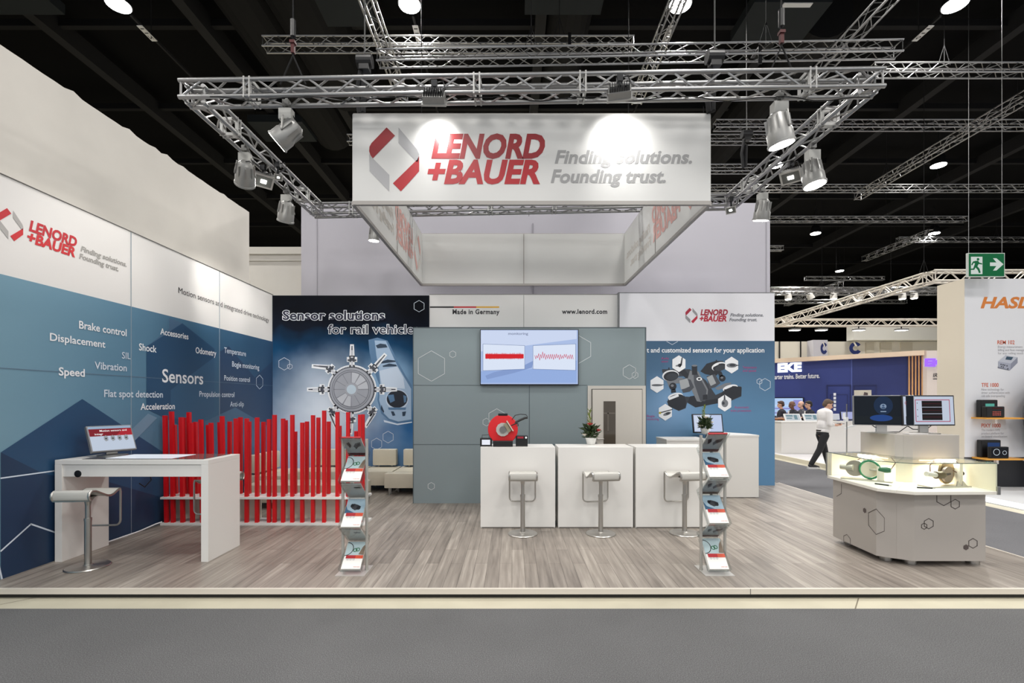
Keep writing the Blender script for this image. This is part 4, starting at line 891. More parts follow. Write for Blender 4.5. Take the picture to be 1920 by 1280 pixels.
# ---------------------------------------------------------------- touch desk
dk_ = thing('touch_desk', 'white desk with built-in touch table beside the printed wall', 'desk', (-3.7, 4.9, ZP))
dx0, dx1, dy0, dy1, dz = -4.47, -2.97, 4.64, 5.18, 1.076
MB().box(dx0, dx1, dy0, dy1, dz-.045, dz).build('desktop', WHITE, dk_, bevel=.003)
MB().box(dx0+.07, dx1-.07, dy0+.012, dy1-.012, dz-.165, dz-.048).build('drawer_front', WHITE, dk_, bevel=.002)
for x in (dx0, dx1-.07): MB().box(x, x+.07, dy0, dy1, ZP, dz-.045).build('side_panel', WHITE, dk_, bevel=.002)
MB().lathe([(.034, 0), (.034, .006), (.026, .008)], (X(146, 4.65), dy0+.013, Z(888, 4.65)), (0,-1,0), 20).build('cable_grommet', BLACK, dk_, smooth=True)
MB().box(dx0+.22, dx1-.08, dy0+.05, dy1-.04, dz, dz+.004).build('glass_top', mat('dark_glass_top', (96, 94, 92), .08), dk_)
MB().box(dx0+.42, dx1-.42, dy0+.09, dy1-.09, dz+.004, dz+.006).build('touch_display', mat('touch_white', (226, 232, 240), .2, emit=.9), dk_)
MB().path([(-3.95, 5.15, dz-.17), (-3.92, 5.16, dz-.28), (-4.0, 5.17, dz-.36), (-4.06, 5.17, dz-.32)], .006, n=6).build('cable', BLACK, dk_, smooth=True)
def d_motion(P, t):
    W = .40; g = .8
    decal(P, [rect(.012,W-.012,.17,.252)], em((126, 18, 34)), 'screen_picture', t, .001); decal(P, [[(.3*g,.17),(W-.012,.17),(W-.012,.24),(.4*g,.252)]], em((170, 28, 44)), 'screen_picture', t, .0012)
    decal(P, [rect(.012,W-.012,.252,.278)], em((150, 172, 196)), 'screen_picture', t, .001)
    text(P, 'Motion sensors and', .13*g, .43*g, .219, .02, em((250,250,250)), t, 'screen_title', off=.002); text(P, 'integr', .07*g, .16*g, .184, .02, em((250,250,250)), t, 'screen_title', off=.002)
    for i in range(4):
        x = (.18+.075*i)*g; decal(P, [[(x-.024*g,.13),(x-.02*g,.165),(x+.004*g,.178),(x+.024*g,.16),(x+.022*g,.12),(x-.006*g,.108)]], em((150,154,160)), 'screen_picture', t, .0016); decal(P, [disc(x, .14, .009)], em((60,64,70)), 'screen_picture', t, .002)
mo = monitor('monitor', 'monitor with red banner page on the white touch desk', -4.19, 5.0, dz+.005, .40, .29, 64, 25, d_motion, (196, 208, 226), .9, body=mat('monitor_grey', (120, 120, 122), .4), stand=.05)

# ---------------------------------------------------------------- red slat divider
dv = thing('slat_divider', 'white shelf divider with upright red slats behind the desk', 'divider', (-3.1, 6.1, ZP))
fx0, fx1 = X(300, 6.0), X(684, 6.0)
for z0, z1 in ((ZP, ZP+.028), (.41, .437)): MB().box(fx0, fx1, 6.0, 6.3, z0, z1).build('shelf', PANEL, dv, bevel=.002)
for u0, u1 in ((322, 490), (512, 684)):
    MB().box(X(u0, 6.28), X(u1, 6.28), 6.27, 6.29, ZP+.028, .41).build('back_panel', mat('cream_back_panel', (214, 206, 192), .5), dv)
SL = [(105,132,155,0),(152,182,125,0),(180,196,225,1),(228,250,168,0),(250,275,170,1),(282,312,130,1),(301,323,210,0),(332,357,203,1),(376,398,185,0),(432,452,225,1),(450,475,210,0),(520,535,205,1),(532,560,160,0),(592,615,200,1),(637,663,177,0),(672,697,168,1),(718,745,177,0),(742,755,200,1),(795,822,170,0),(845,868,203,1),(886,912,183,0),(925,955,150,0),(990,1018,178,0),(1014,1032,190,1),(1060,1086,150,0),(1084,1104,275,1),(1138,1158,208,0),(1170,1196,200,1),(1216,1240,152,0),(1256,1280,170,1),(1298,1325,118,0),(1333,1358,200,1),(1400,1423,128,0),(1421,1434,232,1),(1480,1502,130,0),(1540,1562,272,1),(1568,1592,148,0),(1588,1616,146,1)]
for a, b, tp, back in SL:
    y = 6.24 if back else 6.05; u = 280+(a+b)/8; xx = X(u, y); zt_ = Z(740+tp/4, y); h = .0205
    x2 = xx+(.0 if u > 420 else .022)
    zl = .437 if back else ZP+.028
    MB().obox(((xx+x2)/2, y, (zl+zt_)/2), (h,0,0), (0,h,0), ((xx-x2)/2, 0, (zt_-zl)/2)).build('slat', RED, dv)

# ---------------------------------------------------------------- sofas
def sofa(x0, x1, y0, y1, label, back=None, z0=.2, z1=.445):
    t = thing('sofa_module', label, 'sofa', ((x0+x1)/2, (y0+y1)/2, ZP), 'cream leather sofa modules')
    MB().box(x0, x1, y0, y1, z0, z1).build('seat', CREAM, t, bevel=.02, smooth=True)
    for a in (x0+.07, x1-.07):
        for b in (y0+.07, y1-.07): MB().tube((a, b, ZP), (a, b, z0+.01), .014, .02, n=8).build('leg', STEEL, t)
    if back == 'y': MB().box(x0+.05, x1-.06, y1-.17, y1-.02, z1+.03, z1+.325).build('backrest', CREAM, t, bevel=.02, smooth=True); q = [(x0+.15, y1-.1), (x1-.15, y1-.1)]
    elif back == 'x': MB().box(x0+.02, x0+.17, y0+.04, y1-.05, z1+.03, z1+.325).build('backrest', CREAM, t, bevel=.02, smooth=True); q = [(x0+.1, y0+.15), (x0+.1, y1-.15)]
    else: q = []
    for a, b in q: MB().tube((a, b, z1-.01), (a, b, z1+.05), .012, n=8).build('backrest_post', STEEL, t)
    return t
sofa(-4.32, -3.72, 7.68, 8.55, 'cream sofa module against the printed side wall', 'x')
sofa(-3.70, -3.0, 8.15, 8.85, 'cream sofa module below the gear poster, behind the red slats', 'y')
sofa(-2.98, -2.62, 8.15, 8.85, 'narrow cream sofa module behind the brochure rack', 'y')
sofa(-2.60, -2.06, 8.15, 8.85, 'cream sofa module between brochure rack and ottoman', 'y')
sofa(-2.13, -1.50, 7.9, 8.14, 'low cream ottoman standing before the cabin corner')
sofa(-2.04, -1.56, 8.16, 8.85, 'cream sofa module in the corner behind the cabin edge', 'y')
sofa(-3.9, -2.2, 6.9, 7.42, 'long low cream bench right behind the red slats', z0=.17, z1=.43)

# ---------------------------------------------------------------- brochure racks
def rack(x0, x1, y0, top, prints, side):
    """zigzag brochure rack: steel foot, two posts, tilted clear trays; brochures are things of their own"""
    y1 = y0+.25; t = thing('brochure_rack', f'narrow zigzag brochure rack {side}', 'rack', ((x0+x1)/2, (y0+y1)/2, ZP), 'zigzag brochure racks')
    MB().prism([(x0-.015, y0-.02), (x1+.02, y0-.02), (x1+.02, y1), (x0-.015, y1)], ZP, ZP+.006).build('base_plate', mat('satin_plate', (206, 204, 200), .4, .5), t)
    ym = y0+.13
    for x in (x0+.004, x1-.004): MB().tube((x, ym, ZP), (x, ym, top-.02), .0135, n=12).lathe([(.017, 0), (.017, .02)], (x, ym, ZP), n=12).build('post', mat('satin_steel', (188, 186, 180), .4, .5), t, smooth=True)
    fy, by = y0+.01, y0+.235; zs = [top-.0, top-.195, top-.415, top-.595, top-.83, top-1.0, ZP+.03]
    for i in range(6):
        a, b = (fy, by) if i % 2 == 0 else (by, fy)
        p, q = Vector((0, a, zs[i])), Vector((0, b, zs[i+1])); d = (q-p).normalized(); n = Vector((0, -d.z, d.y))
        if n.z < 0: n = -n
        sh = MB().slab([(x0+.02, *p.yz), (x1-.02, *p.yz), (x1-.02, *q.yz), (x0+.02, *q.yz)], n, .003)
        if i % 2 == 1: sh.slab([(x0+.02, *q.yz), (x1-.02, *q.yz), (x1-.02, *(q+n*.035).yz), (x0+.02, *(q+n*.035).yz)], d, .003)
        else: sh.slab([(x0+.02, *q.yz), (x1-.02, *q.yz), (x1-.02, *(q+n*.03).yz), (x0+.02, *(q+n*.03).yz)], d, .003)
        sh.build('tray', ACRYL, t)
        for x in (x0+.012, x1-.012): MB().slab([(x, *p.yz), (x, *q.yz), (x, *(q+n*.05).yz), (x, *(p+n*.01).yz)], (1,0,0), .002).build('tray_side', ACRYL, t)
        hx0, hx1 = x0+.028, x1-.028; lev = ('top', 'top', 'middle', 'middle', 'lowest', 'lowest')[i]
        if i % 2 == 1:                       # cover side up, three brochures
            for k in range(3):
                o = q-d*.012+n*(.004+.009*k); ln = (q-p).length-.035
                br = thing('brochure', f'{("undermost", "middle", "uppermost")[k]} brochure with {prints[i//2]} on {lev} front tray, rack {side}', 'brochure', tuple(Vector((x0, o.y, o.z))), 'brochures in the racks')
                w_ = .003*(k-1); e = o-d*ln
                MB().slab([(hx0+w_, *o.yz), (hx1+w_, *o.yz), (hx1+w_, *e.yz), (hx0+w_, *e.yz)], n, .007).build('pages', mat('paper_white', (232, 230, 226), .5), br)
                P = Pl((hx0+w_, *(o+n*.0075).yz), (1,0,0), tuple(-d), tuple(n)); W = hx1-hx0
                if k == 2:
                    decal(P, [rect(0, W, ln*.47, ln)], mat('cover_photo_%d' % (i//2 if 'bogie' not in prints[i//2] else 7), (152, 176, 190) if 'bogie' in prints[i//2] else (176, 196, 200), .3), 'cover_photo', br, .0005)
                    decal(P, [rect(W*.1, W, ln*.37, ln*.49)], LRED2, 'cover_band', br, .001); decal(P, [rect(W*.6, W, ln*.37, ln*.49)], mat('cover_orange', (204, 78, 50), .4), 'cover_band', br, .0012)
                    decal(P, [q_ for j in range(3) for q_ in ringq(W*(.22+.16*j), ln*.34, .006, .010, n=10)], mat('cover_ring', (176, 176, 178), .4), 'cover_band', br, .0012)
                    text(P, 'LENORD +BAUER', W*.62, W*.95, ln*.06, .006, LRED, br, off=.001)
                    if 'bogie' in prints[i//2]:
                        decal(P, [[(W*.22,ln*.72),(W*.4,ln*.82),(W*.62,ln*.78),(W*.8,ln*.72),(W*.72,ln*.62),(W*.5,ln*.58),(W*.34,ln*.64)], disc(W*.32,ln*.76,.016), disc(W*.68,ln*.66,.018)], BG[0], 'cover_photo', br, .001)
                        decal(P, [[(0,ln*.48),(0,ln*.75),(W*.12,ln*.6),(W*.5,ln*.5)]], mat('cover_blue', (56, 92, 122), .3), 'cover_photo', br, .001)
                    else:
                        decal(P, ringq(W*.5,ln*.68,.012,.02)+ringq(W*.63,ln*.7,.012,.02), mat('cover_green', (52, 112, 80), .3), 'cover_photo', br, .001)
                        decal(P, ringq(0,ln*.72,W*.36,W*.4,-PI/2,PI/2,14), INK, 'cover_photo', br, .001); decal(P, [[(W*.72,ln*.52),(W,ln*.5),(W,ln*.92),(W*.86,ln*.8)]], mat('cover_brown', (124, 110, 96), .3), 'cover_photo', br, .001)
        else:                                # lying on the rear side, back cover seen through the tray
            ln = (q-p).length-.03; o = q-d*.012+n*.004; e = o-d*ln
            br = thing('brochure', f'brochure showing its grey back cover under {lev} rear tray, rack {side}', 'brochure', (x0, o.y, o.z), 'brochures in the racks')
            MB().slab([(hx0, *o.yz), (hx1, *o.yz), (hx1, *e.yz), (hx0, *e.yz)], n, .012).build('pages', mat('back_cover_grey', (216, 215, 212), .4), br)
            P = Pl((hx0, *o.yz), (1,0,0), tuple(-d), tuple(-n)); W = hx1-hx0
            if i == 0 or 'aisle' in side and i < 5:
                decal(P, [[(W*.12,ln*.72),(W*.3,ln*.8),(W*.36,ln*.6),(W*.24,ln*.45)], [(W*.45,ln*.55),(W*.6,ln*.72),(W*.9,ln*.8),(W*.86,ln*.6),(W*.66,ln*.5),(W*.56,ln*.38)]], mat('map_dark', (96, 76, 80), .4), 'map_print', br, .001)
                decal(P, [rect(0, W, 0, ln*.16)], mat('strip_dark', (104, 40, 52), .4), 'map_print', br, .001)
                decal(P, [rect(0, W, ln*.16, ln*.98)], mat('back_photo', (186, 184, 186), .4), 'map_print', br, .0005)
            else: decal(P, [rect(W*.55, W*.9, ln*.72, ln*.8)], mat('strip_grey', (90, 90, 92), .4), 'map_print', br, .001)
            if i == 0:
                MB().slab([(hx0, *e.yz), (hx1, *e.yz), (hx1, *(e+n*.016).yz), (hx0, *(e+n*.016).yz)], -d, .01).build('red_edge', LRED2, br)
rack(-1.575, -1.345, 4.28, 1.32, ('ring sensors', 'a bogie', 'ring sensors'), 'beside the red slats')
rack(1.752, 1.982, 4.28, 1.355, ('a bogie', 'a bogie', 'ring sensors'), 'on the aisle side')

# ---------------------------------------------------------------- glass display counters by the aisle
A, B, Cc, D_, E_, G = (3.56, 5.36), (3.505, 4.56), (3.605, 4.455), (3.715, 4.375), (4.51, 4.395), (4.57, 5.40)
BODY = {A: (3.605, 5.33), B: (3.575, 4.66), Cc: (3.70, 4.567), D_: (3.815, 4.50), E_: (4.49, 4.50)}
def off(p, q, k): return (p[0]+(q[0]-p[0])*k, p[1]+(q[1]-p[1])*k)
MID = (4.25, 5.1)
def inset(pts, dd):
    out = []
    for p in pts:
        v = Vector((MID[0]-p[0], MID[1]-p[1])); v.normalize(); out.append((p[0]+v.x*dd*1.25, p[1]+v.y*dd*1.25))
    return out
core = {'A': (3.965, 5.40), 'B': (3.975, 4.93), 'C': (4.03, 4.885), 'D': (4.095, 4.85), 'E': (4.57, 4.85)}
def display(label, out, inn, legs):
    """one of the two cabinets: outline out = outer corners in order, inn = outline of the raised block"""
    t = thing('display_counter', label, 'display counter', ((out[0][0]+out[-1][0])/2, (out[0][1]+out[-1][1])/2, ZP))
    rim = out+[G] if G not in out else out
    rim = out+[(4.565, 5.40)] if out[0] == A else out+[(4.57, 5.40)]
    bd = [BODY[p] for p in out]; zr0, zr1, zg = .785, .815, 1.07
    MB().prism(bd+[rim[-1]], .135, zr0).build('cabinet', GREIGE, t, bevel=.002)
    MB().prism(rim, zr0, zr1).build('display_floor', mat('display_white', (228, 224, 214), .5), t, bevel=.003)
    ic = inset(inn, .02)
    MB().prism(ic+[rim[-1]], zr1, zg-.02).build('rear_wall', mat('display_cream', (228, 220, 200), .6), t)
    MB().prism(inn+[rim[-1]], zg-.02, 1.305).build('raised_block', GREIGE, t, bevel=.002)
    ins = inset(out, .012)
    for i in range(len(ins)-1):
        p, q = Vector((*ins[i], zr1)), Vector((*ins[i+1], zr1))
        n = (q-p).cross(Vector((0,0,1))).normalized()
        MB().slab([p, q, q+Vector((0,0,zg-zr1)), p+Vector((0,0,zg-zr1))], n, .006).build('glass_pane', GLASS, t)
    MB().prism(ins+list(reversed(inn)), zg, zg+.008).build('glass_top', GLASS, t)
    ed = MB(); pts = [Vector((*p, zg+.004)) for p in ins]
    for a, b in zip(pts, pts[1:]): ed.tube(a, b, .0045, n=4)
    ed.build('glass_edge', mat('green_glass_edge', (72, 92, 86), .2), t)
    for p in legs: MB().tube((*p, ZP), (*p, .14), .055, n=24).build('foot', STEEL, t, smooth=True)
    return t
dl = display('grey display counter with green-ringed sensor rig under glass, facing the stand', [A, B, Cc], [core['A'], core['B'], core['C']], [(3.74, 5.25), (3.72, 4.72), (4.3, 5.3)])
d2 = display('grey display counter with brass-coloured disc rig under glass, facing the hall', [Cc, D_, E_], [core['C'], core['D'], core['E']], [(3.87, 4.62), (4.48, 4.62)])
MB().box(3.55, 3.60, 5.345, 5.37, .816, 1.07).build('end_post', ALU, dl); MB().slab([(4.495, 4.41, .816), (4.55, 5.38, .816), (4.55, 5.38, 1.068), (4.495, 4.41, 1.068)], (1,0,0), .012).build('end_wall', mat('display_cream', (228, 220, 200)), d2); MB().box(3.60, 3.94, 5.345, 5.36, .816, 1.068).build('end_wall', mat('display_cream', (228, 220, 200)), dl); MB().box(4.49, 4.515, 4.385, 4.40, .785, .86).build('corner_clip', ALU, d2)
WARM = (1, .92, .80); STRIP = mat('warm_light_strip', (255, 226, 182), .3, emit=5)
MB().box(3.925, 3.94, 4.97, 5.25, 1.045, 1.055).build('light_strip', STRIP, dl); MB().box(4.14, 4.46, 4.815, 4.83, 1.045, 1.055).build('light_strip', STRIP, d2)
for p, tgt, par in (((3.86, 5.1, 1.04), (3.74, 5.05, .8), dl), ((4.3, 4.77, 1.04), (4.28, 4.66, .8), d2)):
    lamp_light('display_light', 'AREA', p, 3, WARM, aim=tgt, size=.25, parent=par, spread=170)
def facing(p, q):                               # print plane on the cabinet front from p to q
    a = Vector((q[0]-p[0], q[1]-p[1], 0)).normalized(); n = a.cross(Vector((0,0,1))); return Pl((p[0], p[1], 0), tuple(a), (0,0,1), tuple(n))
bl_, br_ = [BODY[p] for p in (A, B, Cc)], [BODY[p] for p in (Cc, D_, E_)]
P1, P1b, P2 = facing(bl_[0], bl_[1]), facing(bl_[1], bl_[2]), facing(br_[1], br_[2])
def pos(P, u, v):                                # where the sight line through a measured corner meets the cabinet face
    r = Vector((X(u, 1), 1, Z(v, 1)-HC)); o = Vector((0, 0, HC)); k = (P.o-o).dot(P.n)/r.dot(P.n); h = o+r*k-P.o
    return (h.dot(P.a), h.dot(P.b))
def zx(x, y): return (1520+x/3.3675, 720+y/3.3675)
def hexon(P, par, ctr, R, fill=False):
    x, y = pos(P, *zx(*ctr)); pts = hexpts(x, y, R)
    return [pts] if fill else lines(pts, .006)
ol = hexon(P1, dl, (415, 868), .125)+hexon(P1, dl, (230, 985), .062)
s0 = [pos(P1, *zx(*p)) for p in ((165, 708), (195, 690), (195, 630))]
decal(P1, ol+lines(s0, .006, False), DLINE, 'hexagon_outline', dl, .002)
decal(P1, hexon(P1, dl, (342, 797), .027, True), mat('dark_hexagon', (84, 74, 72), .5), 'hexagon_outline', dl, .002)
o2 = hexon(P2, d2, (745, 880), .049)+hexon(P2, d2, (716, 896), .029)+hexon(P2, d2, (1024, 1004), .046)+hexon(P2, d2, (912, 757), .046)
s1 = [pos(P2, *zx(*p)) for p in ((796, 702), (796, 742), (840, 766), (884, 742), (884, 702))]
decal(P2, o2+lines(s1, .006, False), DLINE, 'hexagon_outline', d2, .002)
decal(P2, hexon(P2, d2, (980, 1029), .028, True), mat('dark_hexagon', (84, 74, 72), .5), 'hexagon_outline', d2, .002)
# sensor rigs under the glass
BRASS = mat('worn_brass', (150, 128, 92), .35, .7); GREEN = mat('green_ring', (26, 124, 84), .4); PALEM = mat('pale_metal', (190, 184, 172), .4, .5)
def rig(label, x, y, yaw, ring):
    t = thing('sensor_rig', label, 'exhibit', (0, 0, 0)); z = 0.0
    MB().box(-.22, .22, -.07, .07, z, z+.012).build('base_plate', PALEM, t, bevel=.002)
    if ring:
        MB().lathe([(.085,-.012),(.088,0),(.085,.012)], (-.10,.03,.115), (.35,-1,0), 32).build('disc', mat('grey_disc', (150, 142, 132), .35, .6), t, smooth=True)
        MB().lathe([(.03,-.06),(.034,.06)], (-.17,.02,.12), (1,-.3,0), 16).build('motor', PALEM, t, smooth=True)
        rg = MB(); pts = [(.03+.092*math.cos(a)*.94, -.01-.092*math.cos(a)*.3, .115+.092*math.sin(a)) for a in [2*PI*i/36 for i in range(36)]]
        rg.path(pts, .0115, n=8, closed=True).build('ring', GREEN, t, smooth=True)
        MB().lathe([(.08,-.006),(.08,.006)], (.03,.0,.115), (.3,-1,0), 32).build('ring_face', mat('pale_disc', (216, 206, 186), .4), t)
        MB().tube((.03,0,.115), (.10,-.03,.115), .012, n=10).build('shaft', PALEM, t)
        MB().box(.10,.15,-.05,.0,.012,.135).box(.09,.11,-.05,0,.012,.16).build('bracket', mat('white_bracket', (220, 214, 200), .5), t, bevel=.003)
        MB().lathe([(.03,-.05),(.03,.02),(.022,.05)], (.155,-.03,.125), (1,-.15,0), 16).build('sensor', mat('green_sensor', (30, 96, 62), .4), t, smooth=True)
    else:
        MB().lathe([(.115,-.01),(.118,0),(.115,.01)], (.06,.035,.135), (.25,-1,0), 36).build('disc', BRASS, t, smooth=True)
        MB().lathe([(.075,-.012),(.075,.012)], (.02,-.01,.12), (.25,-1,0), 28).build('front_disc', mat('grey_brown_disc', (136, 122, 112), .3, .6), t, smooth=True)
        MB().tube((-.06,-.03,.12), (.05,.0,.125), .018, n=12).build('shaft', mat('dark_shaft', (66, 58, 58), .4, .5), t, smooth=True)
        MB().lathe([(.036,-.05),(.036,.03),(.028,.05)], (-.09,-.035,.12), (1,.1,0), 16).build('sensor', mat('black_brass_sensor', (92, 78, 52), .35, .4), t, smooth=True)
        MB().tube((-.25,-.05,.135), (-.13,-.04,.12), .024, n=12).build('motor', mat('pale_plastic', (216, 210, 198), .4), t, smooth=True)
        MB().box(.17,.205,-.0,.06,.012,.22).build('bracket', mat('white_bracket', (220, 214, 200), .5), t, bevel=.003)
        MB().tube((.205,.03,.12), (.235,.03,.12), .02, n=12).build('knob', BLACK, t)
        for dx in (.06, .12): MB().slab([(dx,-.07,.012), (dx+.05,-.075,.012), (dx+.02,-.06,.06)], (0,1,0), .012).build('wedge', PALEM, t)
    MB().path([(-.1,.05,.14), (-.08,.07,.2), (-.02,.08,.25)], .005, n=6).path([(.12,.02,.15), (.2,.04,.12), (.24,.06,.2), (.2,.08,.25)], .005, n=6).path([(.02,.06,.2), (.04,.07,.23), (.03,.08,.25)], .006, n=6).build('cable', mat('brown_cable', (92, 56, 44), .5), t, smooth=True)
    t.location = (x, y, .815); t.rotation_euler = (0, 0, math.radians(yaw)); return t
rig('sensor rig with green ring inside the glass display counter facing the stand', 3.755, 5.03, -40, True)
rig('sensor rig with brass disc inside the glass display counter facing the hall', 4.24, 4.655, 6, False)
for (x, y, yaw, lb) in ((3.69, 4.72, -60, 'dark pen-shaped probe lying before the green-ringed rig'), (3.96, 4.54, -20, 'dark pen-shaped probe lying before the brass disc rig')):
    t = thing('probe', lb, 'probe', (x, y, .822), 'probes in the display'); a = math.radians(yaw); d = Vector((math.cos(a), math.sin(a), 0))*.07
    MB().tube(Vector((x, y, .822))-d, Vector((x, y, .822))+d*.7, .0065, n=10).build('barrel', DARKMETAL, t, smooth=True); MB().tube(Vector((x, y, .822))+d*.7, Vector((x, y, .822))+d, .004, n=8).build('tip', STEEL, t)
def d_dark(P, t):
    decal(P, [disc(.27, .215, .085, r2=.10)], em((16, 40, 70), .9), 'screen_picture', t, .0006); decal(P, [[(.02,.1),(.5,.1),(.5,.02),(.02,.02)]], em((12, 22, 30), .9), 'screen_picture', t, .0007)
    decal(P, [disc(.25, .08, .1, r2=.035)], em((30, 70, 140), .8), 'screen_picture', t, .0009)
    decal(P, [disc(.27, .205, .028)], em((130, 150, 176), .9), 'screen_picture', t, .0012); decal(P, [disc(.27, .214, .011), disc(.27, .19, .017, r2=.010)], em((60, 84, 116), .9), 'screen_picture', t, .0015)
    decal(P, [rect(.245, .295, .145, .154)], em((150, 170, 196), .9), 'screen_picture', t, .0012)
def d_meas(P, t):
    W, H_ = .57, .30
    decal(P, lines(rect(.145, .525, .045, .275), .007), em((170, 20, 62), .9), 'screen_picture', t, .001)
    for k in range(3): decal(P, [rect(.215, .44, .06+.07*k, .125+.07*k)], em((20, 12, 16), .9), 'screen_graph', t, .0012); decal(P, lines([(.222, .092+.07*k), (.3, .094+.07*k), (.435, .092+.07*k)], .0015, False), em((120, 24, 40), .9), 'screen_graph', t, .0014); decal(P, [disc(.165, .1+.07*k, .005)], INK, 'screen_picture', t, .0012)
    decal(P, [disc(.085, .07, .011, r2=.03), rect(.079, .091, .09, .15), rect(.07, .1, .115, .125)], em((84, 92, 106), .9), 'screen_picture', t, .0012)
    text(P, 'LENORD', .06, .12, .246, .011, em((150, 30, 40), .9), t, 'screen_logo', off=.0015); text(P, '+BAUER', .06, .12, .23, .011, em((150, 30, 40), .9), t, 'screen_logo', off=.0015)
    decal(P, lines(hexpts(.042, .242, .014), .004), em((170, 30, 50), .9), 'screen_logo', t, .0015)
monitor('monitor', 'dark-screen monitor with login picture on the raised display block', 4.0, 5.12, 1.305, .54, .325, -22, 3, d_dark, (10, 22, 34), .8, body=mat('monitor_bezel', (120, 120, 122), .3), stand=.085, bez=.008)
monitor('monitor', 'bright monitor with red-framed graphs on the raised display block', 4.43, 5.06, 1.305, .585, .325, 3, 3, d_meas, (196, 206, 224), .9, body=mat('monitor_bezel_dark', (34, 34, 36), .3), stand=.085, bez=.014)
mk = thing('cable_bundle', 'black cables hanging below the monitors on the display block', 'cables', (4.2, 5.2, 1.305))
MB().path([(3.9,5.2,1.42),(3.95,5.17,1.37),(4.05,5.2,1.35),(4.1,5.22,1.39)], .005, n=6).path([(4.3,5.2,1.4),(4.36,5.16,1.345),(4.5,5.16,1.34),(4.58,5.18,1.39)], .005, n=6).path([(4.15,5.25,1.31),(4.3,5.27,1.31),(4.4,5.24,1.40)], .005, n=6).build('cable', BLACK, mk, smooth=True)
kb = tag(MB().box(4.10, 4.30, 4.90, 4.99, 1.306, 1.318).build('keypad', mat('pale_keypad', (206, 204, 202), .4), None, bevel=.003), 'pale flat pad lying between the two monitors', 'pad')
pr = thing('clear_post', 'thin clear post with a small white bracket behind the display counter', 'post', (3.78, 5.41, 1.08))
MB().tube((3.78, 5.36, 1.07), (3.78, 5.36, 1.62), .006, n=8).build('rod', ALU, pr); MB().box(3.755, 3.785, 5.34, 5.38, 1.42, 1.47).box(3.74, 3.76, 5.35, 5.37, 1.45, 1.52).build('bracket', WINK, pr); MB().slab([(3.76,5.36,1.33),(3.9,5.36,1.38),(3.9,5.36,1.40),(3.76,5.36,1.35)], (0,1,0), .01).build('arm', WINK, pr)

# ---------------------------------------------------------------- stand with orange lettering on the right
yH = 8.6; PH = Front(yH)
hs = struct('wall_stand_white', MB().box(8.2, 13.5, yH, 9.15, .1, 3.87), mat('hasler_white', (226, 227, 232), .5), 'white stand wall with orange lettering and device shelves')
MB().box(8.195, 8.2, yH, 9.15, .1, 3.872).build('side_panel', mat('warm_lit_side', (232, 222, 204), .5), hs)  # side face of the white wall, warm light put into its colour
MB().box(8.19, 13.5, yH-.006, yH+.002, .1, Z(857, yH)).build('dark_base', mat('black_navy_panel', (20, 21, 28), .4), hs)
OR = mat('orange_ink', (214, 126, 52), .5); OR2 = mat('orange_red_ink', (206, 96, 62), .5); PG = mat('pale_grey_ink', (164, 164, 170), .5)
textpx(PH, 'HASLER', 1840, 1966, 577, 19.5, OR, hs, bold=.035, shear=.25)
for s, x, w_, v in (('REM 102', 1870, 32, 645), ('TFE 1000', 1840, 32, 725), ('PIXY 1000', 1840, 36, 801)): textpx(PH, s, x, x+w_, v, 7, OR2, hs, bold=.015)
for s, x, w_, v in (('Energy measurement', 1871, 46, 652), ('billing and fleet management', 1871, 60, 658), ('for any rolling stock', 1871, 48, 664), ('New technology for', 1840, 42, 732), ('driver authentication with', 1840, 53, 738), ('ceb safe overspeeding', 1840, 44, 744), ('The modern HMI', 1840, 34, 808), ('product platform for', 1840, 42, 814), ('on-board visualization', 1840, 48, 820)): textpx(PH, s, x, x+w_, v, 4.2, PG, hs, bold=.0)
ph = lambda pts: [PH.px(1780+x/4, 640+y/4) for x, y in pts]
for i, (pts, col) in enumerate((([(362,190),(395,160),(455,215),(445,218),(362,200)], (120, 124, 138)), ([(365,150),(420,102),(510,118),(460,165)], (190, 194, 206)), ([(365,150),(460,165),(455,215),(365,190)], (166, 170, 186)), ([(460,165),(510,118),(510,160),(455,215)], (140, 144, 160)), ([(428,112),(478,118),(462,140),(418,135)], (50, 76, 96)))):
    decal(PH, [ph(pts)], mat('device_print_%d' % i, col, .5), 'device_print', hs, .003+.0005*i)
decal(PH, [ph(ell(x, y, 5, 6, n=10)) for x, y in ((430,183),(436,205),(385,172),(400,175),(412,178),(388,188),(402,192))], mat('device_print_dot', (70, 72, 84), .5), 'device_print', hs, .0065)
bp = struct('trim_5', MB().box(7.72, 13.5, 6.4, 9.9, 0, .1), mat('stand_platform_white', (214, 216, 218), .35), 'white platform of the stand with orange lettering', 'platform')
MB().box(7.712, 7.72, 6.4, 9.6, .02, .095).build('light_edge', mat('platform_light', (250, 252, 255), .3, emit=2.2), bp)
for v, lab, u0, u1 in ((783.5, 'upper orange shelf with two black devices on the white stand', 1833, 1903), (859, 'lower orange shelf with two screens on the white stand', 1834, 1907)):
    t = thing('device_shelf', lab, 'shelf', (X((u0+u1)/2, yH), yH, Z(v, yH)), 'orange device shelves')
    x0, x1, z = X(u0, 8.45), X(u1, 8.45), Z(v, 8.45)
    MB().prism([(x0, 8.3), (x1, 8.3), (x1-.02, yH), (x0+.03, yH)], z-.015, z+.012).build('board', mat('orange_board', (224, 160, 66), .5), t); MB().box((x0+x1)/2-.02, (x0+x1)/2+.02, 8.45, 8.5, z-.1, z-.015).build('bracket', WINK, t)
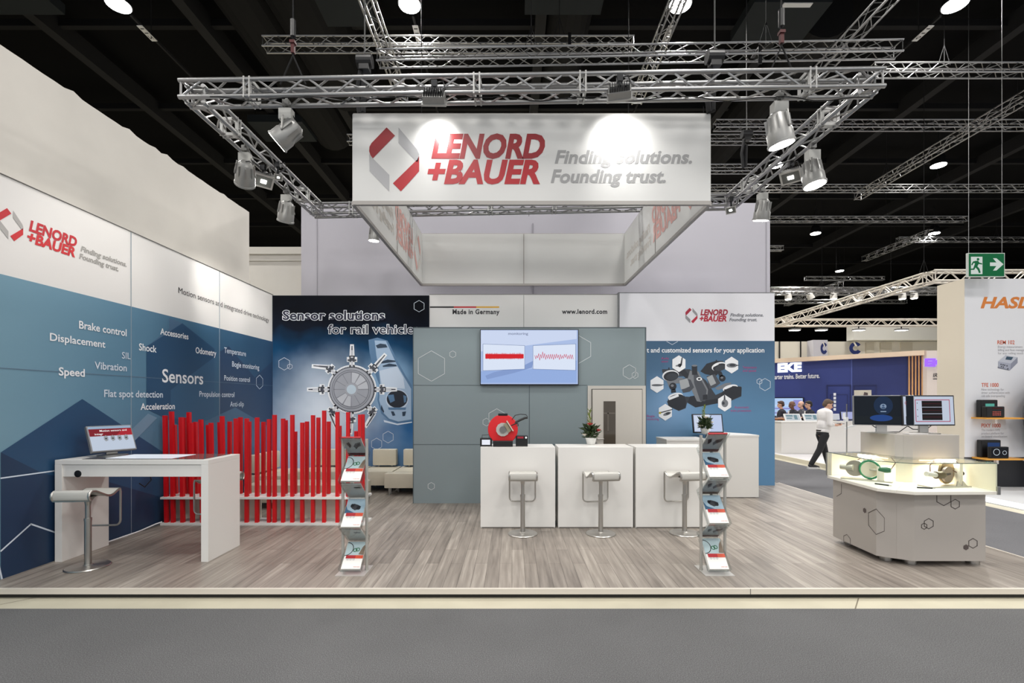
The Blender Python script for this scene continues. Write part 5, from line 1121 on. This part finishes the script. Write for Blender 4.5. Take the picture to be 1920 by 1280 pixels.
def device(name, lab, u0, u1, v0, v1, d, zb, dpt, scr, kind):
    x0, x1 = X(u0, d), X(u1, d); h = Z(v0, d)-Z(v1, d)
    t = thing(name, lab, 'device', ((x0+x1)/2, d, zb), 'devices on the orange shelves')
    MB().box(x0, x1, d, d+dpt, zb, zb+h).build('housing', BLACK, t, bevel=.015)
    MB().box(x0+(x1-x0)*scr[0], x0+(x1-x0)*scr[1], d-.004, d+.001, zb+h*scr[2], zb+h*scr[3]).build('display', mat('device_screen_'+kind[0], kind[1], .2, emit=.8), t)
    if kind[0] == 'keys':
        k = MB()
        for i in range(5):
            for j in range(3): k.box(x0+(x1-x0)*(.3+.1*i), x0+(x1-x0)*(.36+.1*i), d-.007, d+.001, zb+h*(.2+.14*j), zb+h*(.27+.14*j))
        k.build('keypad_button', mat('red_keys', (196, 90, 80), .4), t)
    if kind[0] == 'dial': decal(Front(d-.005), ringq((x0+x1)/2-.06, zb+h*.55, .05, .058)+ringq((x0+x1)/2+.08, zb+h*.5, .03, .036), WINK2, 'dial_print', t, .001)
    return t
z1, z2 = Z(783.5, 8.45)+.012, Z(859, 8.45)+.012
device('ticket_device', 'black device with green display at the back of the upper orange shelf', 1840, 1871, 745, 778, 8.46, z1, .1, (.25, .78, .55, .78), ('green', (92, 176, 160)))
device('keypad_device', 'black keypad device at the front of the upper orange shelf', 1851, 1884, 762, 783, 8.32, z1, .1, (.3, .85, .78, .88), ('keys', (70, 20, 20)))
device('tablet_device', 'black panel with blue display at the back of the lower orange shelf', 1841, 1877, 820, 853, 8.46, z2, .1, (.3, .92, .25, .85), ('blue', (36, 62, 110)))
device('tablet_device', 'black panel with white dials at the front of the lower orange shelf', 1857, 1892, 836, 858, 8.32, z2, .06, (.06, .94, .1, .92), ('dial', (16, 18, 26)))
tn = thing('train_model', 'large dark rounded train nose model at the right edge of the photo', 'model', (9.35, 8.35, 1.4))
MB().ball((9.62, 8.27, 1.40), .68, .25, .80, n=32).build('nose', mat('train_grey', (72, 78, 88), .35), tn, smooth=True); MB().ball((9.72, 8.05, 1.20), .62, .2, .50, n=28).build('windscreen', mat('train_dark', (34, 36, 46), .2), tn, smooth=True); MB().slab([(8.85, 8.2, .62), (9.4, 8.15, .8), (9.5, 8.15, .64)], (0,1,0), .03).build('fin', mat('train_light', (150, 152, 164), .4), tn)
MB().tube((9.62, 8.3, .1), (9.62, 8.3, .8), .1, n=16).build('support', DARKMETAL, tn)
ex = thing('exit_sign', 'green emergency exit sign with running figure and arrow', 'sign', (X(1849, 8.3), 8.3, Z(519, 8.3)))
sx0, sx1, sz0, sz1 = X(1815, 8.3), X(1884, 8.3), Z(519, 8.3), Z(474, 8.3)
MB().box(sx0, sx1, 8.3, 8.34, sz0, sz1).build('frame', mat('sign_frame', (200, 206, 202), .4), ex); PE = Front(8.3)
decal(PE, [rect(sx0+.012, sx1-.012, sz0+.012, sz1-.012)], mat('sign_green', (14, 128, 76), .4, emit=.5), 'sign_face', ex, .002)
pe = lambda pts: [PE.px(1380+x/3.5556, 380+y/3.5556) for x, y in pts]
SW = mat('sign_white', (222, 232, 226), .4, emit=.75); SG = mat('sign_green', (14, 128, 76), .4, emit=.5)
decal(PE, [pe([(1565,360),(1642,360),(1642,476),(1565,476)])], SW, 'door_pictogram', ex, .003); decal(PE, [pe([(1692,398),(1735,398),(1712,370),(1735,370),(1782,410),(1735,452),(1712,452),(1735,422),(1692,422)])], SW, 'arrow', ex, .003)
decal(PE, [pe(ell(1612,377,9,9,n=14)), pe([(1593,388),(1612,386),(1622,400),(1640,404),(1640,412),(1616,409),(1608,424),(1622,440),(1630,466),(1618,470),(1610,448),(1596,432),(1586,448),(1558,448),(1558,440),(1580,438),(1592,404),(1582,402),(1574,418),(1566,414),(1578,392)])], SG, 'running_figure', ex, .004)
for x in (sx0+.03, sx1-.03): MB().tube((x, 8.32, sz1), (x, 8.32, 10.2), .004, n=6).build('suspension_cable', ALU, ex)

# ---------------------------------------------------------------- blue stand across the aisle
W0, W1 = Vector((10.1, 19.85, 0)), Vector((14.0, 16.1, 0)); wd = (W1-W0).normalized(); wn = wd.cross(Vector((0,0,1)))
PX = Pl(W0, wd, (0,0,1), wn)
def onw(u, v):
    r = Vector((X(u, 1), 1, Z(v, 1)-HC)); o = Vector((0,0,HC)); k = (PX.o-o).dot(PX.n)/r.dot(PX.n); h = o+r*k-PX.o; return (h.dot(PX.a), h.dot(PX.b))
WL = (W1-W0).length; NAVY = mat('royal_blue_wall', (44, 58, 124), .5)
bw = struct('wall_blue', MB().slab([W0, W1, W1+Vector((0,0,3.2)), W0+Vector((0,0,3.2))], -wn, .2), NAVY, 'blue stand wall with lit white letters across the aisle')
t0 = W0+Vector((0,0,3.2))+wn*.25; t1 = W1+Vector((0,0,3.2))+wn*.25
MB().slab([t0, t1, t1+Vector((0,0,.16)), t0+Vector((0,0,.16))], -wn, .5).build('wood_fascia', mat('pale_wood_fascia', (222, 200, 176), .5), bw)
s_sl = onw(1703, 700)[0]; slm = MB(); k = s_sl
while k < WL-.02:
    slm.obox(PX.p(k+.03, 1.6, .05), wd*.022, wn*.05, Vector((0,0,1.6))); k += .085
slm.build('wood_slat', mat('oak_slat', (196, 146, 98), .5), bw)
s_d = onw(1597, 700)[0]
decal(PX, [[(s_d, 0), (s_sl, 0), (s_sl, 3.2), (s_d, 3.2)]], mat('deep_blue_wall', (34, 46, 104), .5), 'darker_panel', bw, .01)
decal(PX, [[(s_d-.02, 0), (s_d+.02, 0), (s_d+.02, 3.2), (s_d-.02, 3.2)]], mat('blue_corner_edge', (70, 84, 150), .5), 'corner_edge', bw, .02)
def pxtext(s, u0, u1, vb, cap, m, **k):
    a, b = onw(u0, vb), onw(u1, vb); text(PX, s, a[0], b[0], a[1], onw(u0, vb-cap)[1]-a[1], m, bw, off=.04, **k)
pxtext('EKE', 1460, 1502, 697, 14.5, mat('lit_white_letter', (236, 244, 255), .3, emit=2.2), bold=.06)
pxtext('Smarter trains. Better future.', 1444, 1537, 711, 8.2, WINK, bold=.02)
def bdoor(u0, u1, v0, name):
    a, b = onw(u0, v0), onw(u1, v0); h = (a[1]+b[1])/2
    decal(PX, lines([(a[0], 0), (a[0], h), (b[0], h), (b[0], 0)], .04, False)+lines([(a[0]+.1, 0), (a[0]+.1, h-.35), (b[0]-.1, h-.35), (b[0]-.1, 0)], .02, False), mat('blue_door_line', (28, 38, 90), .5), name, bw, .03)
bdoor(1551, 1595, 722, 'door_outline'); bdoor(1602, 1643, 722, 'door_outline')
a, b = onw(1562, 745), onw(1564, 770); decal(PX, [rect(a[0]-.0+.02, a[0]+.1, 1.3+i*.14, 1.40+i*.14) for i in range(5)], WINK, 'door_lettering', bw, .035)
ps = thing('poster_display', 'photo display panel beside the blue stand door', 'poster', tuple(PX.p(onw(1620, 760)[0], .1)))
pa, pb = onw(1604, 760)[0], onw(1636, 760)[0]; MB().slab([PX.p(pa, .3, .3), PX.p(pb, .3, .3), PX.p(pb, 2.05, .3), PX.p(pa, 2.05, .3)], -wn, .05).build('frame', mat('poster_pale', (196, 190, 176), .5), ps)
decal(PX, [[(pa+.15, .4), (pb-.05, .4), (pb-.1, 1.95), (pa+.3, 1.98), (pa+.2, 1.5)]], mat('poster_dark', (74, 62, 64), .5, noise=(3, .6)), 'print', ps, .31)
MB().slab([PX.p(pa+.1, .0, .2), PX.p(pb-.1, .0, .2), PX.p(pb-.1, .3, .27), PX.p(pa+.1, .3, .27)], -wn, .03).build('foot', mat('poster_pale', (196, 190, 176)), ps)
es = thing('wall_screen', 'wide lit screen on the blue wall behind the seated men', 'screen', tuple(PX.p(0, 1.2)))
a, b = onw(1440, 780), onw(1508, 745); sa, sb = a[0], b[0]; za, zb2 = onw(1475, 781)[1], onw(1475, 745)[1]
MB().slab([PX.p(sa, za, .02), PX.p(sb, za, .02), PX.p(sb, zb2, .02), PX.p(sa, zb2, .02)], wn, .08).build('housing', BLACK, es)
decal(PX, [rect(sa+.03, sb-.03, za+.03, zb2-.03)], em((176, 204, 240), 1.0), 'display', es, .105); decal(PX, [rect(sa+.03, sb-.4, za+.3, za+.36), rect(sa+.03, sb-.5, za+.12, za+.18), rect(sb-.35, sb-.06, za+.1, zb2-.1)], em((150, 150, 216), .9), 'screen_picture', es, .108); decal(PX, [rect(sa+.03, sb-.4, za+.45, zb2-.3)], em((216, 228, 244), 1.0), 'screen_picture', es, .107)
# white cross wall and violet letters behind the white stand
vw = struct('wall_stand_violet', MB().box(13.9, 19, 15.9, 16.1, 0, 3.35), mat('cream_stand_wall', (226, 214, 206), .5), 'cream stand wall with glowing violet letters')
PV = Front(15.9); textpx(PV, 'EKE', 1734, 1779, 686, 13, mat('violet_letter', (130, 84, 240), .3, emit=1.8), vw, bold=.06, off=.03); textpx(PV, 'IRIS', 1749, 1765, 707, 7.5, INK, vw, bold=.01, shear=.2, off=.01)
decal(PV, [rect(*[PV.px(1749, 0)[0], PV.px(1764, 0)[0]], PV.px(0, 711)[1], PV.px(0, 709.5)[1])], INK, 'lettering', vw, .01)
struct('floor_stand_blue', MB().box(7.75, 20, 11.0, 21, 0, .1), mat('pale_stand_floor', (206, 204, 206), .5), 'pale platform floor of the blue stand', 'floor')
struct('trim_6', MB().box(7.70, 7.755, 11.0, 21, .0, .101), mat('cream_edge', (214, 208, 190), .5), 'cream edge of the blue stand platform', 'trim')
# far walls with letter C emblems
YF = 25.0; PF = Front(YF)
fw = struct('wall_far_cream', MB().box(12.5, 26, YF, YF+.3, 0, Z(640, YF)), mat('far_cream', (222, 216, 200), .6), 'far cream stand wall with dark blue letter C emblems')
MB().prism([(X(1600, 24.5), 24.5), (X(1780, 24.5), 24.5), (X(1780, 24.5), 25.0), (X(1600, 24.5), 25.0)], Z(637, 24.5), Z(609, 24.5)).build('curved_soffit', mat('far_white', (232, 230, 220), .5), fw)
MB().box(X(1520, 24.7), X(1547, 24.7), 24.5, 25, Z(700, 24.7), Z(638, 24.7)).build('side_column', mat('far_grey', (196, 194, 200), .5), fw)
for i, (u0, u1) in enumerate(((1625, 1640), (1652, 1668), (1668, 1673), (1690, 1712))):
    MB().box(X(u0, 24.9), X(u1, 24.9), 24.93, 25, Z(690, 24.9), Z(642, 24.9)).build('niche', mat('far_niche_%d' % (i % 2), ((200, 192, 172), (96, 88, 84))[i == 2], .6), fw)
for u, v, r, k in ((1595, 654, 11.5, 1), (1533, 655, 10.5, .6)):
    cx, cy = PF.px(u, v); R = r*YF/F; d0 = .35 if k == 1 else .52
    pts = []
    for q in ringq(0, 0, R*.42, R, .6, 2*PI-.55, 26): pts.append([(cx+x*k, cy+y) for x, y in q])
    decal(PF, pts, mat('emblem_blue', (30, 44, 100), .5), 'letter_emblem', fw, d0)
    decal(PF, [[(cx+(x*R)*k, cy+y*R) for x, y in ((-.5,1.02),(-.15,1.05),(.1,.6),(.3,.35),(-.1,.3),(-.2,.62))]], mat('far_cream', (222, 216, 200)), 'letter_emblem', fw, d0+.01)
MB().box(X(1462, 24.9), X(1463, 24.9), 24.9, 25.0, Z(690, 25), Z(640, 25)).box(X(1502, 24.9), X(1502.6, 24.9), 24.9, 25.0, Z(690, 25), Z(640, 25)).build('panel_seam', DARKMETAL, fw)
for k, (u, w_) in enumerate(((1490, 17), (1540, 18), (1610, 18), (1690, 19))):
    d = 18.7; t = thing('panel_light', f'{("first", "second", "third", "fourth")[k]} flat lit floodlight from the grey cloth wall, under the truss of the blue stand', 'floodlight', (X(u, d), d, 4.45), 'flat floodlights over the blue stand')
    MB().box(X(u-w_/2, d), X(u+w_/2, d), d-.12, d+.12, 4.44, 4.50).build('housing', HULL, t); MB().box(X(u-w_/2+1, d), X(u+w_/2-1, d), d-.11, d+.11, 4.432, 4.44).build('lens', mat('flood_lens', (255, 252, 244), .2, emit=14), t)
    MB().tube((X(u, d), d, 4.5), (X(u, d), d, 4.6), .02).build('bracket', DARKMETAL, t)
    lamp_light('panel_light_beam', 'AREA', (X(u, d), d, 4.42), 55, (1, .97, .92), size=.3, parent=t)
for k, (u, v, d) in enumerate(((1478, 557, 22), (1520, 556, 22), (1563, 556, 22), (1612, 559, 22), (1692, 556, 22), (1714, 555, 22))):
    t = thing('white_spotlight', f'small white spotlight on the far truss, {("first", "second", "third", "fourth", "fifth", "last")[k]} from the grey cloth wall', 'spotlight', (X(u, d), d, Z(v, d)), 'small white spotlights on the far truss')
    tilt = .5 if k == 1 else 0; o = Vector((X(u, d), d, Z(v, d)))
    MB().lathe([(.10, .28), (.14, .24), (.15, -.0), (.13, 0)], o+Vector((tilt*.1, 0, -.1)), (-tilt, 0, 1), 16).build('can', mat('white_can', (200, 198, 192), .5), t, smooth=True)
    MB().tube(o+Vector((0,0,.1)), o+Vector((0,0,.42)), .025).build('bracket', HULL, t)
    if k not in (1,): MB().lathe([(.12, 0), (.12, -.02)], o+Vector((0,0,-.1)), (0,0,1), 16).build('lens', mat('flood_lens', (255, 252, 244)), t)
truss('ceiling_truss', 'far truss carrying small white spotlights behind the aisle', (X(1440, 22), 22, Z(548, 22)), (X(1760, 22), 22, Z(548, 22)), .26, (.4,), rb=.011, rc=.022)

# counter of the blue stand with what stands on it
YD = 14.0
ec = thing('reception_counter', 'long white reception counter in front of the blue stand', 'counter', (9.7, YD, .1))
ex0, ex1 = X(1464, YD), 12.2; MB().box(ex0, ex1, YD-.02, YD+.6, 1.02, 1.055).build('countertop', WHITE, ec, bevel=.004)
MB().box(ex0+.02, ex1-.02, YD, YD+.58, .1, 1.02).build('body', WHITE, ec)
def d_tab(P, t):
    decal(P, [rect(.05, .24, .16, .22), rect(.05, .2, .08, .12), rect(.27, .36, .06, .22)], em((120, 150, 160), .9), 'screen_picture', t, .001)
for u, rot, lb in ((1488, -6, 'tilted tablet terminal at the near end of the white reception counter'), (1524, -6, 'tilted tablet terminal behind the walking man')):
    m_ = monitor('tablet_terminal', lb, X(u, 14.2), 14.2, 1.055, .46, .27, rot, 35, d_tab, (206, 214, 220), .85, body=mat('white_terminal', (226, 226, 226), .4), stand=.0, bez=.03, group='terminals on the reception counter')
lp = monitor('monitor', 'lilac-screened monitor on the white reception counter, beyond the walking man', X(1589, 14.3), 14.3, 1.055, .40, .24, 0, 8, None, (170, 176, 222), .9, body=BLACK, stand=.05)
monitor('monitor', 'small white monitor right behind the walking man\'s hands', X(1567, 14.3), 14.3, 1.055, .22, .18, 0, 8, None, (216, 218, 226), .8, body=WINK, stand=.04)
wt_ = thing('bar_table', 'small wooden bar table at the end of the reception counter', 'table', (7.95, 15.6, .1))
MB().box(7.6, 8.9, 15.2, 15.8, 1.06, 1.10).build('tabletop', mat('warm_wood', (150, 100, 62), .5), wt_)
for x in (7.72, 8.75):
    for y in (15.28, 15.72): MB().tube((x, y, 1.07), (x+(.12 if x < 8 else -.12)*-1, y, .1), .03, .02, n=8).build('leg', mat('warm_wood', (150, 100, 62)), wt_)

# ---------------------------------------------------------------- people
SKIN = mat('skin', (206, 160, 136), .5); SHIRT = mat('white_shirt', (228, 226, 226), .7); TROU = mat('black_trousers', (28, 29, 34), .8); SHOE = mat('dark_shoe', (40, 40, 44), .5); SOLE = mat('white_sole', (220, 220, 220), .5)
HAIR = mat('brown_grey_hair', (92, 76, 64), .8); SUIT = mat('dark_suit', (30, 31, 42), .8); GSUIT = mat('grey_suit', (74, 74, 82), .8)
def head(b, o, yaw, pit, s=1., hair=None, bald=False):
    """skull, jaw, nose, ears about o (centre of the head) looking along yaw, pitched down by pit; returns hair and eye meshes"""
    R = Matrix.Rotation(yaw, 3, 'Z') @ Matrix.Rotation(pit, 3, 'Y'); q = lambda x, y, z: Vector(o)+R @ Vector((x, y, z))*s
    b.ball(q(-.01, 0, .03), .098*s, .078*s, .10*s, 16, R).ball(q(.03, 0, -.045), .062*s, .058*s, .075*s, 14, R).ball(q(.055, 0, -.085), .035*s, .036*s, .03*s, 12, R)
    b.cap(q(.088, 0, .01), .011*s, q(.108, 0, -.03), .016*s, 8).ball(q(.088, 0, -.062), .014*s, .026*s, .010*s, 10, R)
    for e in (-1, 1): b.ball(q(-.005, e*.078, -.005), .020*s, .010*s, .034*s, 10, R)
    h = MB(); e_ = MB()
    if bald: h.ball(q(-.045, 0, -.0), .074*s, .082*s, .055*s, 14, R)
    else: h.ball(q(-.022, 0, .052), .100*s, .086*s, .092*s, 16, R).ball(q(-.062, 0, .0), .062*s, .078*s, .078*s, 14, R).ball(q(.045, 0, .098), .05*s, .066*s, .034*s, 12, R)
    for e in (-1, 1): e_.ball(q(.083, e*.032, .012), .012*s, .014*s, .009*s, 8, R)
    br = MB()
    for e in (-1, 1): br.cap(q(.09, e*.02, .036), .006*s, q(.08, e*.048, .034), .005*s, 6)
    return h, e_, br
def hand(b, wrist, fwd, up, side, s=1., curl=.5):
    """palm, four bent fingers of different lengths and a thumb from the side of the palm"""
    f, u_, sd = Vector(fwd).normalized(), Vector(up).normalized(), Vector(side).normalized(); wv = Vector(wrist)
    for k in range(4): b.cap(wv+sd*(k-1.5)*.014*s, .016*s, wv+f*.08*s+sd*(k-1.5)*.019*s, .0125*s, 8)
    for k, ln in enumerate((.066, .078, .074, .058)):
        p0 = wv+f*.085*s+sd*(k-1.5)*.021*s; p1 = p0+(f*math.cos(curl)+u_*math.sin(curl))*ln*.5*s; p2 = p1+(f*math.cos(curl*2.2)+u_*math.sin(curl*2.2))*ln*.5*s
        b.cap(p0, .0095*s, p1, .0085*s, 8).cap(p1, .0085*s, p2, .0075*s, 8)
    t0 = wv+f*.025*s-sd*.035*s; t1 = t0+(f*.7-sd*.7)*.04*s; b.cap(wv+f*.015*s-sd*.02*s, .016*s, t0, .013*s, 8).cap(t0, .012*s, t1, .010*s, 8).cap(t1, .010*s, t1+(f*.9+u_*.4)*.028*s, .008*s, 8)
def walker():
    # mid-stride towards +x, looking down at a phone held in both hands
    bx, by, g = 7.62, 11.65, .006
    v = lambda x, y, z: Vector((bx+x, by+y, g+z))
    t = thing('person', 'man in white shirt and black trousers walking by with a phone in his hands', 'person', (bx, by, g))
    hip = v(0, 0, .86); ch = v(.05, 0, 1.20); nk = v(.085, 0, 1.43); hd = v(.135, 0, 1.555)
    b = MB(); b.cap(nk, .055, hd-Vector((.01,0,.05)), .05).cap(hip, .11, ch, .12, 14)
    h, e, br = head(b, hd, -0.3, .38)
    # legs inside the trousers
    kn = {1: v(.10, .08, .47), -1: v(-.08, -.08, .47)}; an = {1: v(.20, .10, .085), -1: v(-.34, -.10, .10)}
    kn[-1] = v(-.12, -.09, .48)
    for s_ in (1, -1):
        hp = hip+Vector((0, s_*.085, -.03)); b.cap(hp, .07, kn[s_], .05).cap(kn[s_], .048, an[s_], .035).cap(an[s_], .035, an[s_]+Vector((.12, 0, -.05)), .03)
    wr = {}
    for s_ in (1, -1):
        sh = v(.06, s_*.185, 1.375); el = v(.06+.02*s_, s_*.225, 1.085); w_ = v(.30, s_*.07-.02, 1.06); wr[s_] = w_
        b.cap(sh, .05, el, .04).cap(el, .041, w_, .028); hand(b, w_, (1, -.25*s_, -.05), (0, 0, 1), (0, s_, .15) , curl=.45)
    b.build('body', SKIN, t, smooth=True, remesh=.0075)
    s = MB(); s.ball(ch+Vector((-.0,0,.08)), .135, .19, .20, 18).ball(v(.03, 0, 1.04), .145, .17, .20, 18).ball(v(.015, 0, .92), .14, .165, .09, 18).cap(v(.07,0,1.39), .085, v(.08,0,1.425), .066)
    for s_ in (1, -1):
        sh = v(.055, s_*.165, 1.365); el = v(.06+.02*s_, s_*.225, 1.085); fo = el+(wr[s_]-el)*.35
        s.cap(v(.05, s_*.09, 1.39), .075, sh, .078).cap(sh, .077, el, .060).cap(el, .058, fo, .050)
    s.build('shirt', SHIRT, t, smooth=True, remesh=.012)
    c_ = MB()
    for s_ in (1, -1): c_.slab([v(.15, s_*.01, 1.40), v(.12, s_*.07, 1.45), v(.05, s_*.085, 1.47), v(.06, s_*.08, 1.42), v(.13, s_*.06, 1.37)], (.3, s_*.4, .2), .012)
    c_.build('collar', SHIRT, t)
    p = MB(); p.ball(v(0, 0, .87), .125, .16, .10, 16)
    for s_ in (1, -1):
        hp = hip+Vector((0, s_*.085, -.05)); a = an[s_]; p.cap(hp, .098, kn[s_], .074, 14).cap(kn[s_], .073, a+Vector((0,0,.02)), .056, 14)
    p.build('trousers', TROU, t, smooth=True, remesh=.012)
    MB().lathe([(.132,-.016),(.134,.016)], v(0, 0, .925), (.05,0,1), 24).build('belt', BLACK, t)
    for s_ in (1, -1):
        a = an[s_]; pit = 0.0 if s_ == 1 else -.12
        sh = MB(); sh.cap(a+Vector((-.03,0,-.02)), .045, a+Vector((.06,0,-.03)), .043).cap(a+Vector((.06,0,-.032)), .043, a+Vector((.17,0,-.048+pit*.1)), .034); so = sh.build('shoe', SHOE, t, smooth=True, remesh=.01)
        z0 = a.z-.085-g if s_ == -1 else 0
        MB().prism([(a.x-.08, a.y-.04), (a.x+.12, a.y-.045), (a.x+.205, a.y-.02), (a.x+.205, a.y+.02), (a.x+.12, a.y+.045), (a.x-.08, a.y+.04)], g+.0, g+.028+z0).build('sole', SOLE, so)
    h.build('hair', HAIR, t, smooth=True, remesh=.01); br.build('eyebrow', HAIR, t); e.build('eye', mat('eye_dark', (40, 32, 30), .3), t, smooth=True)
    ph_ = thing('phone', 'dark phone held by the walking man', 'phone', tuple(v(.42, -.02, 1.09)))
    MB().obox(v(.43, -.02, 1.092), Vector((.075,0,.0)), Vector((0,.036,0)), Vector((0,0,.005))).build('case', BLACK, ph_, bevel=.003); MB().obox(v(.43, -.02, 1.0985), Vector((.068,0,.0)), Vector((0,.032,0)), Vector((0,0,.001))).build('display', mat('phone_glass', (60, 64, 74), .1), ph_)
walker()
def seated(u, d, label, suit, hair, bald, yaw, skin):
    g = .1; x = X(u, d); t = thing('person', label, 'person', (x, d, g), None); v = lambda a, b_, z: Vector((x+a*math.cos(yaw)-b_*math.sin(yaw), d+a*math.sin(yaw)+b_*math.cos(yaw), g+z))
    b = MB(); hd = v(.04, 0, 1.42); b.cap(v(0,0,1.24), .055, hd-Vector((0,0,.06)), .052); h, e, br = head(b, hd, yaw, .1, 1.05, bald=bald); b.cap(v(0,0,.75), .12, v(0,0,1.1), .13)
    for s_ in (1, -1):
        b.cap(v(0, s_*.2, 1.15), .05, v(.08, s_*.25, .9), .042).cap(v(.08, s_*.25, .9), .042, v(.32, s_*.14, .98), .03); hand(b, v(.33, s_*.14, .98), v(1,-.2*s_,0)-v(0,0,0), (0,0,-1), v(0,s_,0)-v(0,0,0), curl=.3)
        b.cap(v(0, s_*.1, .74), .08, v(.42, s_*.13, .70), .06).cap(v(.42, s_*.13, .70), .055, v(.40, s_*.13, .32), .04).cap(v(.40, s_*.13, .32), .04, v(.54, s_*.13, .27), .035)
    b.build('body', mat(skin, {'skin': (206,160,136), 'dark_skin': (112, 76, 58), 'pale_skin': (214, 170, 150)}[skin], .5), t, smooth=True, remesh=.011)
    s = MB(); s.ball(v(0,0,1.03), .15, .22, .24, 16).ball(v(0,0,.84), .16, .19, .16, 16).cap(v(-.0,.1,1.2), .07, v(0,-.1,1.2), .07)
    for s_ in (1, -1): s.cap(v(0, s_*.19, 1.15), .082, v(.08, s_*.25, .9), .064).cap(v(.08, s_*.25, .9), .062, v(.28, s_*.16, .97), .048)
    s.build('jacket', suit, t, smooth=True, remesh=.016)
    p = MB()
    for s_ in (1, -1): p.cap(v(0, s_*.1, .74), .10, v(.42, s_*.13, .70), .078).cap(v(.42, s_*.13, .70), .075, v(.40, s_*.13, .34), .058)
    p.build('trousers', suit, t, smooth=True, remesh=.016)
    for s_ in (1, -1): MB().cap(v(.38, s_*.13, .29), .048, v(.56, s_*.13, .26), .038).build('shoe', SHOE, t, smooth=True)
    MB().slab([v(.145, -.05, 1.21), v(.145, .05, 1.21), v(.165, .0, .95)], v(1,0,0)-v(0,0,0), .012).build('shirt_front', SHIRT, t)
    h.build('hair', hair, t, smooth=True); e.build('eye', mat('eye_dark', (40, 32, 30)), t); br.build('eyebrow', hair, t)
    st = thing('stool', 'bar stool under the ' + label.split(',')[0], 'stool', (x, d, g), 'stools behind the reception counter')
    MB().lathe([(.17, .60), (.18, .63), (.17, .65)], (x, d, g), n=20).build('seat', DARKMETAL, st); MB().tube((x, d, g), (x, d, g+.6), .025).build('column', STEEL, st); MB().lathe([(.2, 0), (.2, .015)], (x, d, g), n=20).build('base', STEEL, st)
    MB().tube((x, d, g+.22), v(.42, 0, .22), .015).tube(v(.42, -.2, .22), v(.42, .2, .22), .015).build('footrest', STEEL, st)
DH = mat('dark_hair', (34, 30, 30), .8); GH = mat('grey_hair', (120, 112, 104), .8)
seated(1466, 17.7, 'man in dark suit and pale tie, first seated man from the counter end', SUIT, mat('chestnut_hair', (70, 52, 44), .8), False, 2.6, 'skin')
seated(1487, 16.6, 'bald-topped man in dark suit bending forward, second seated man', SUIT, GH, True, 3.1, 'dark_skin')
seated(1504, 17.9, 'balding man in grey suit, third seated man', GSUIT, GH, True, 2.9, 'pale_skin')
seated(1518, 16.7, 'dark-haired man in dark suit, seated beside the walking man', SUIT, DH, False, 3.0, 'skin')

# thin white cable along the foot of the printed wall
wc = MB().path([(-4.49, 5.2, ZP+.008), (-4.48, 5.7, ZP+.008), (-4.47, 5.95, ZP+.03), (-4.44, 6.02, ZP+.04)], .008, n=6).build('cable', WINK, None, smooth=True); tag(wc, 'thin white cable along the foot of the printed side wall', 'cable')
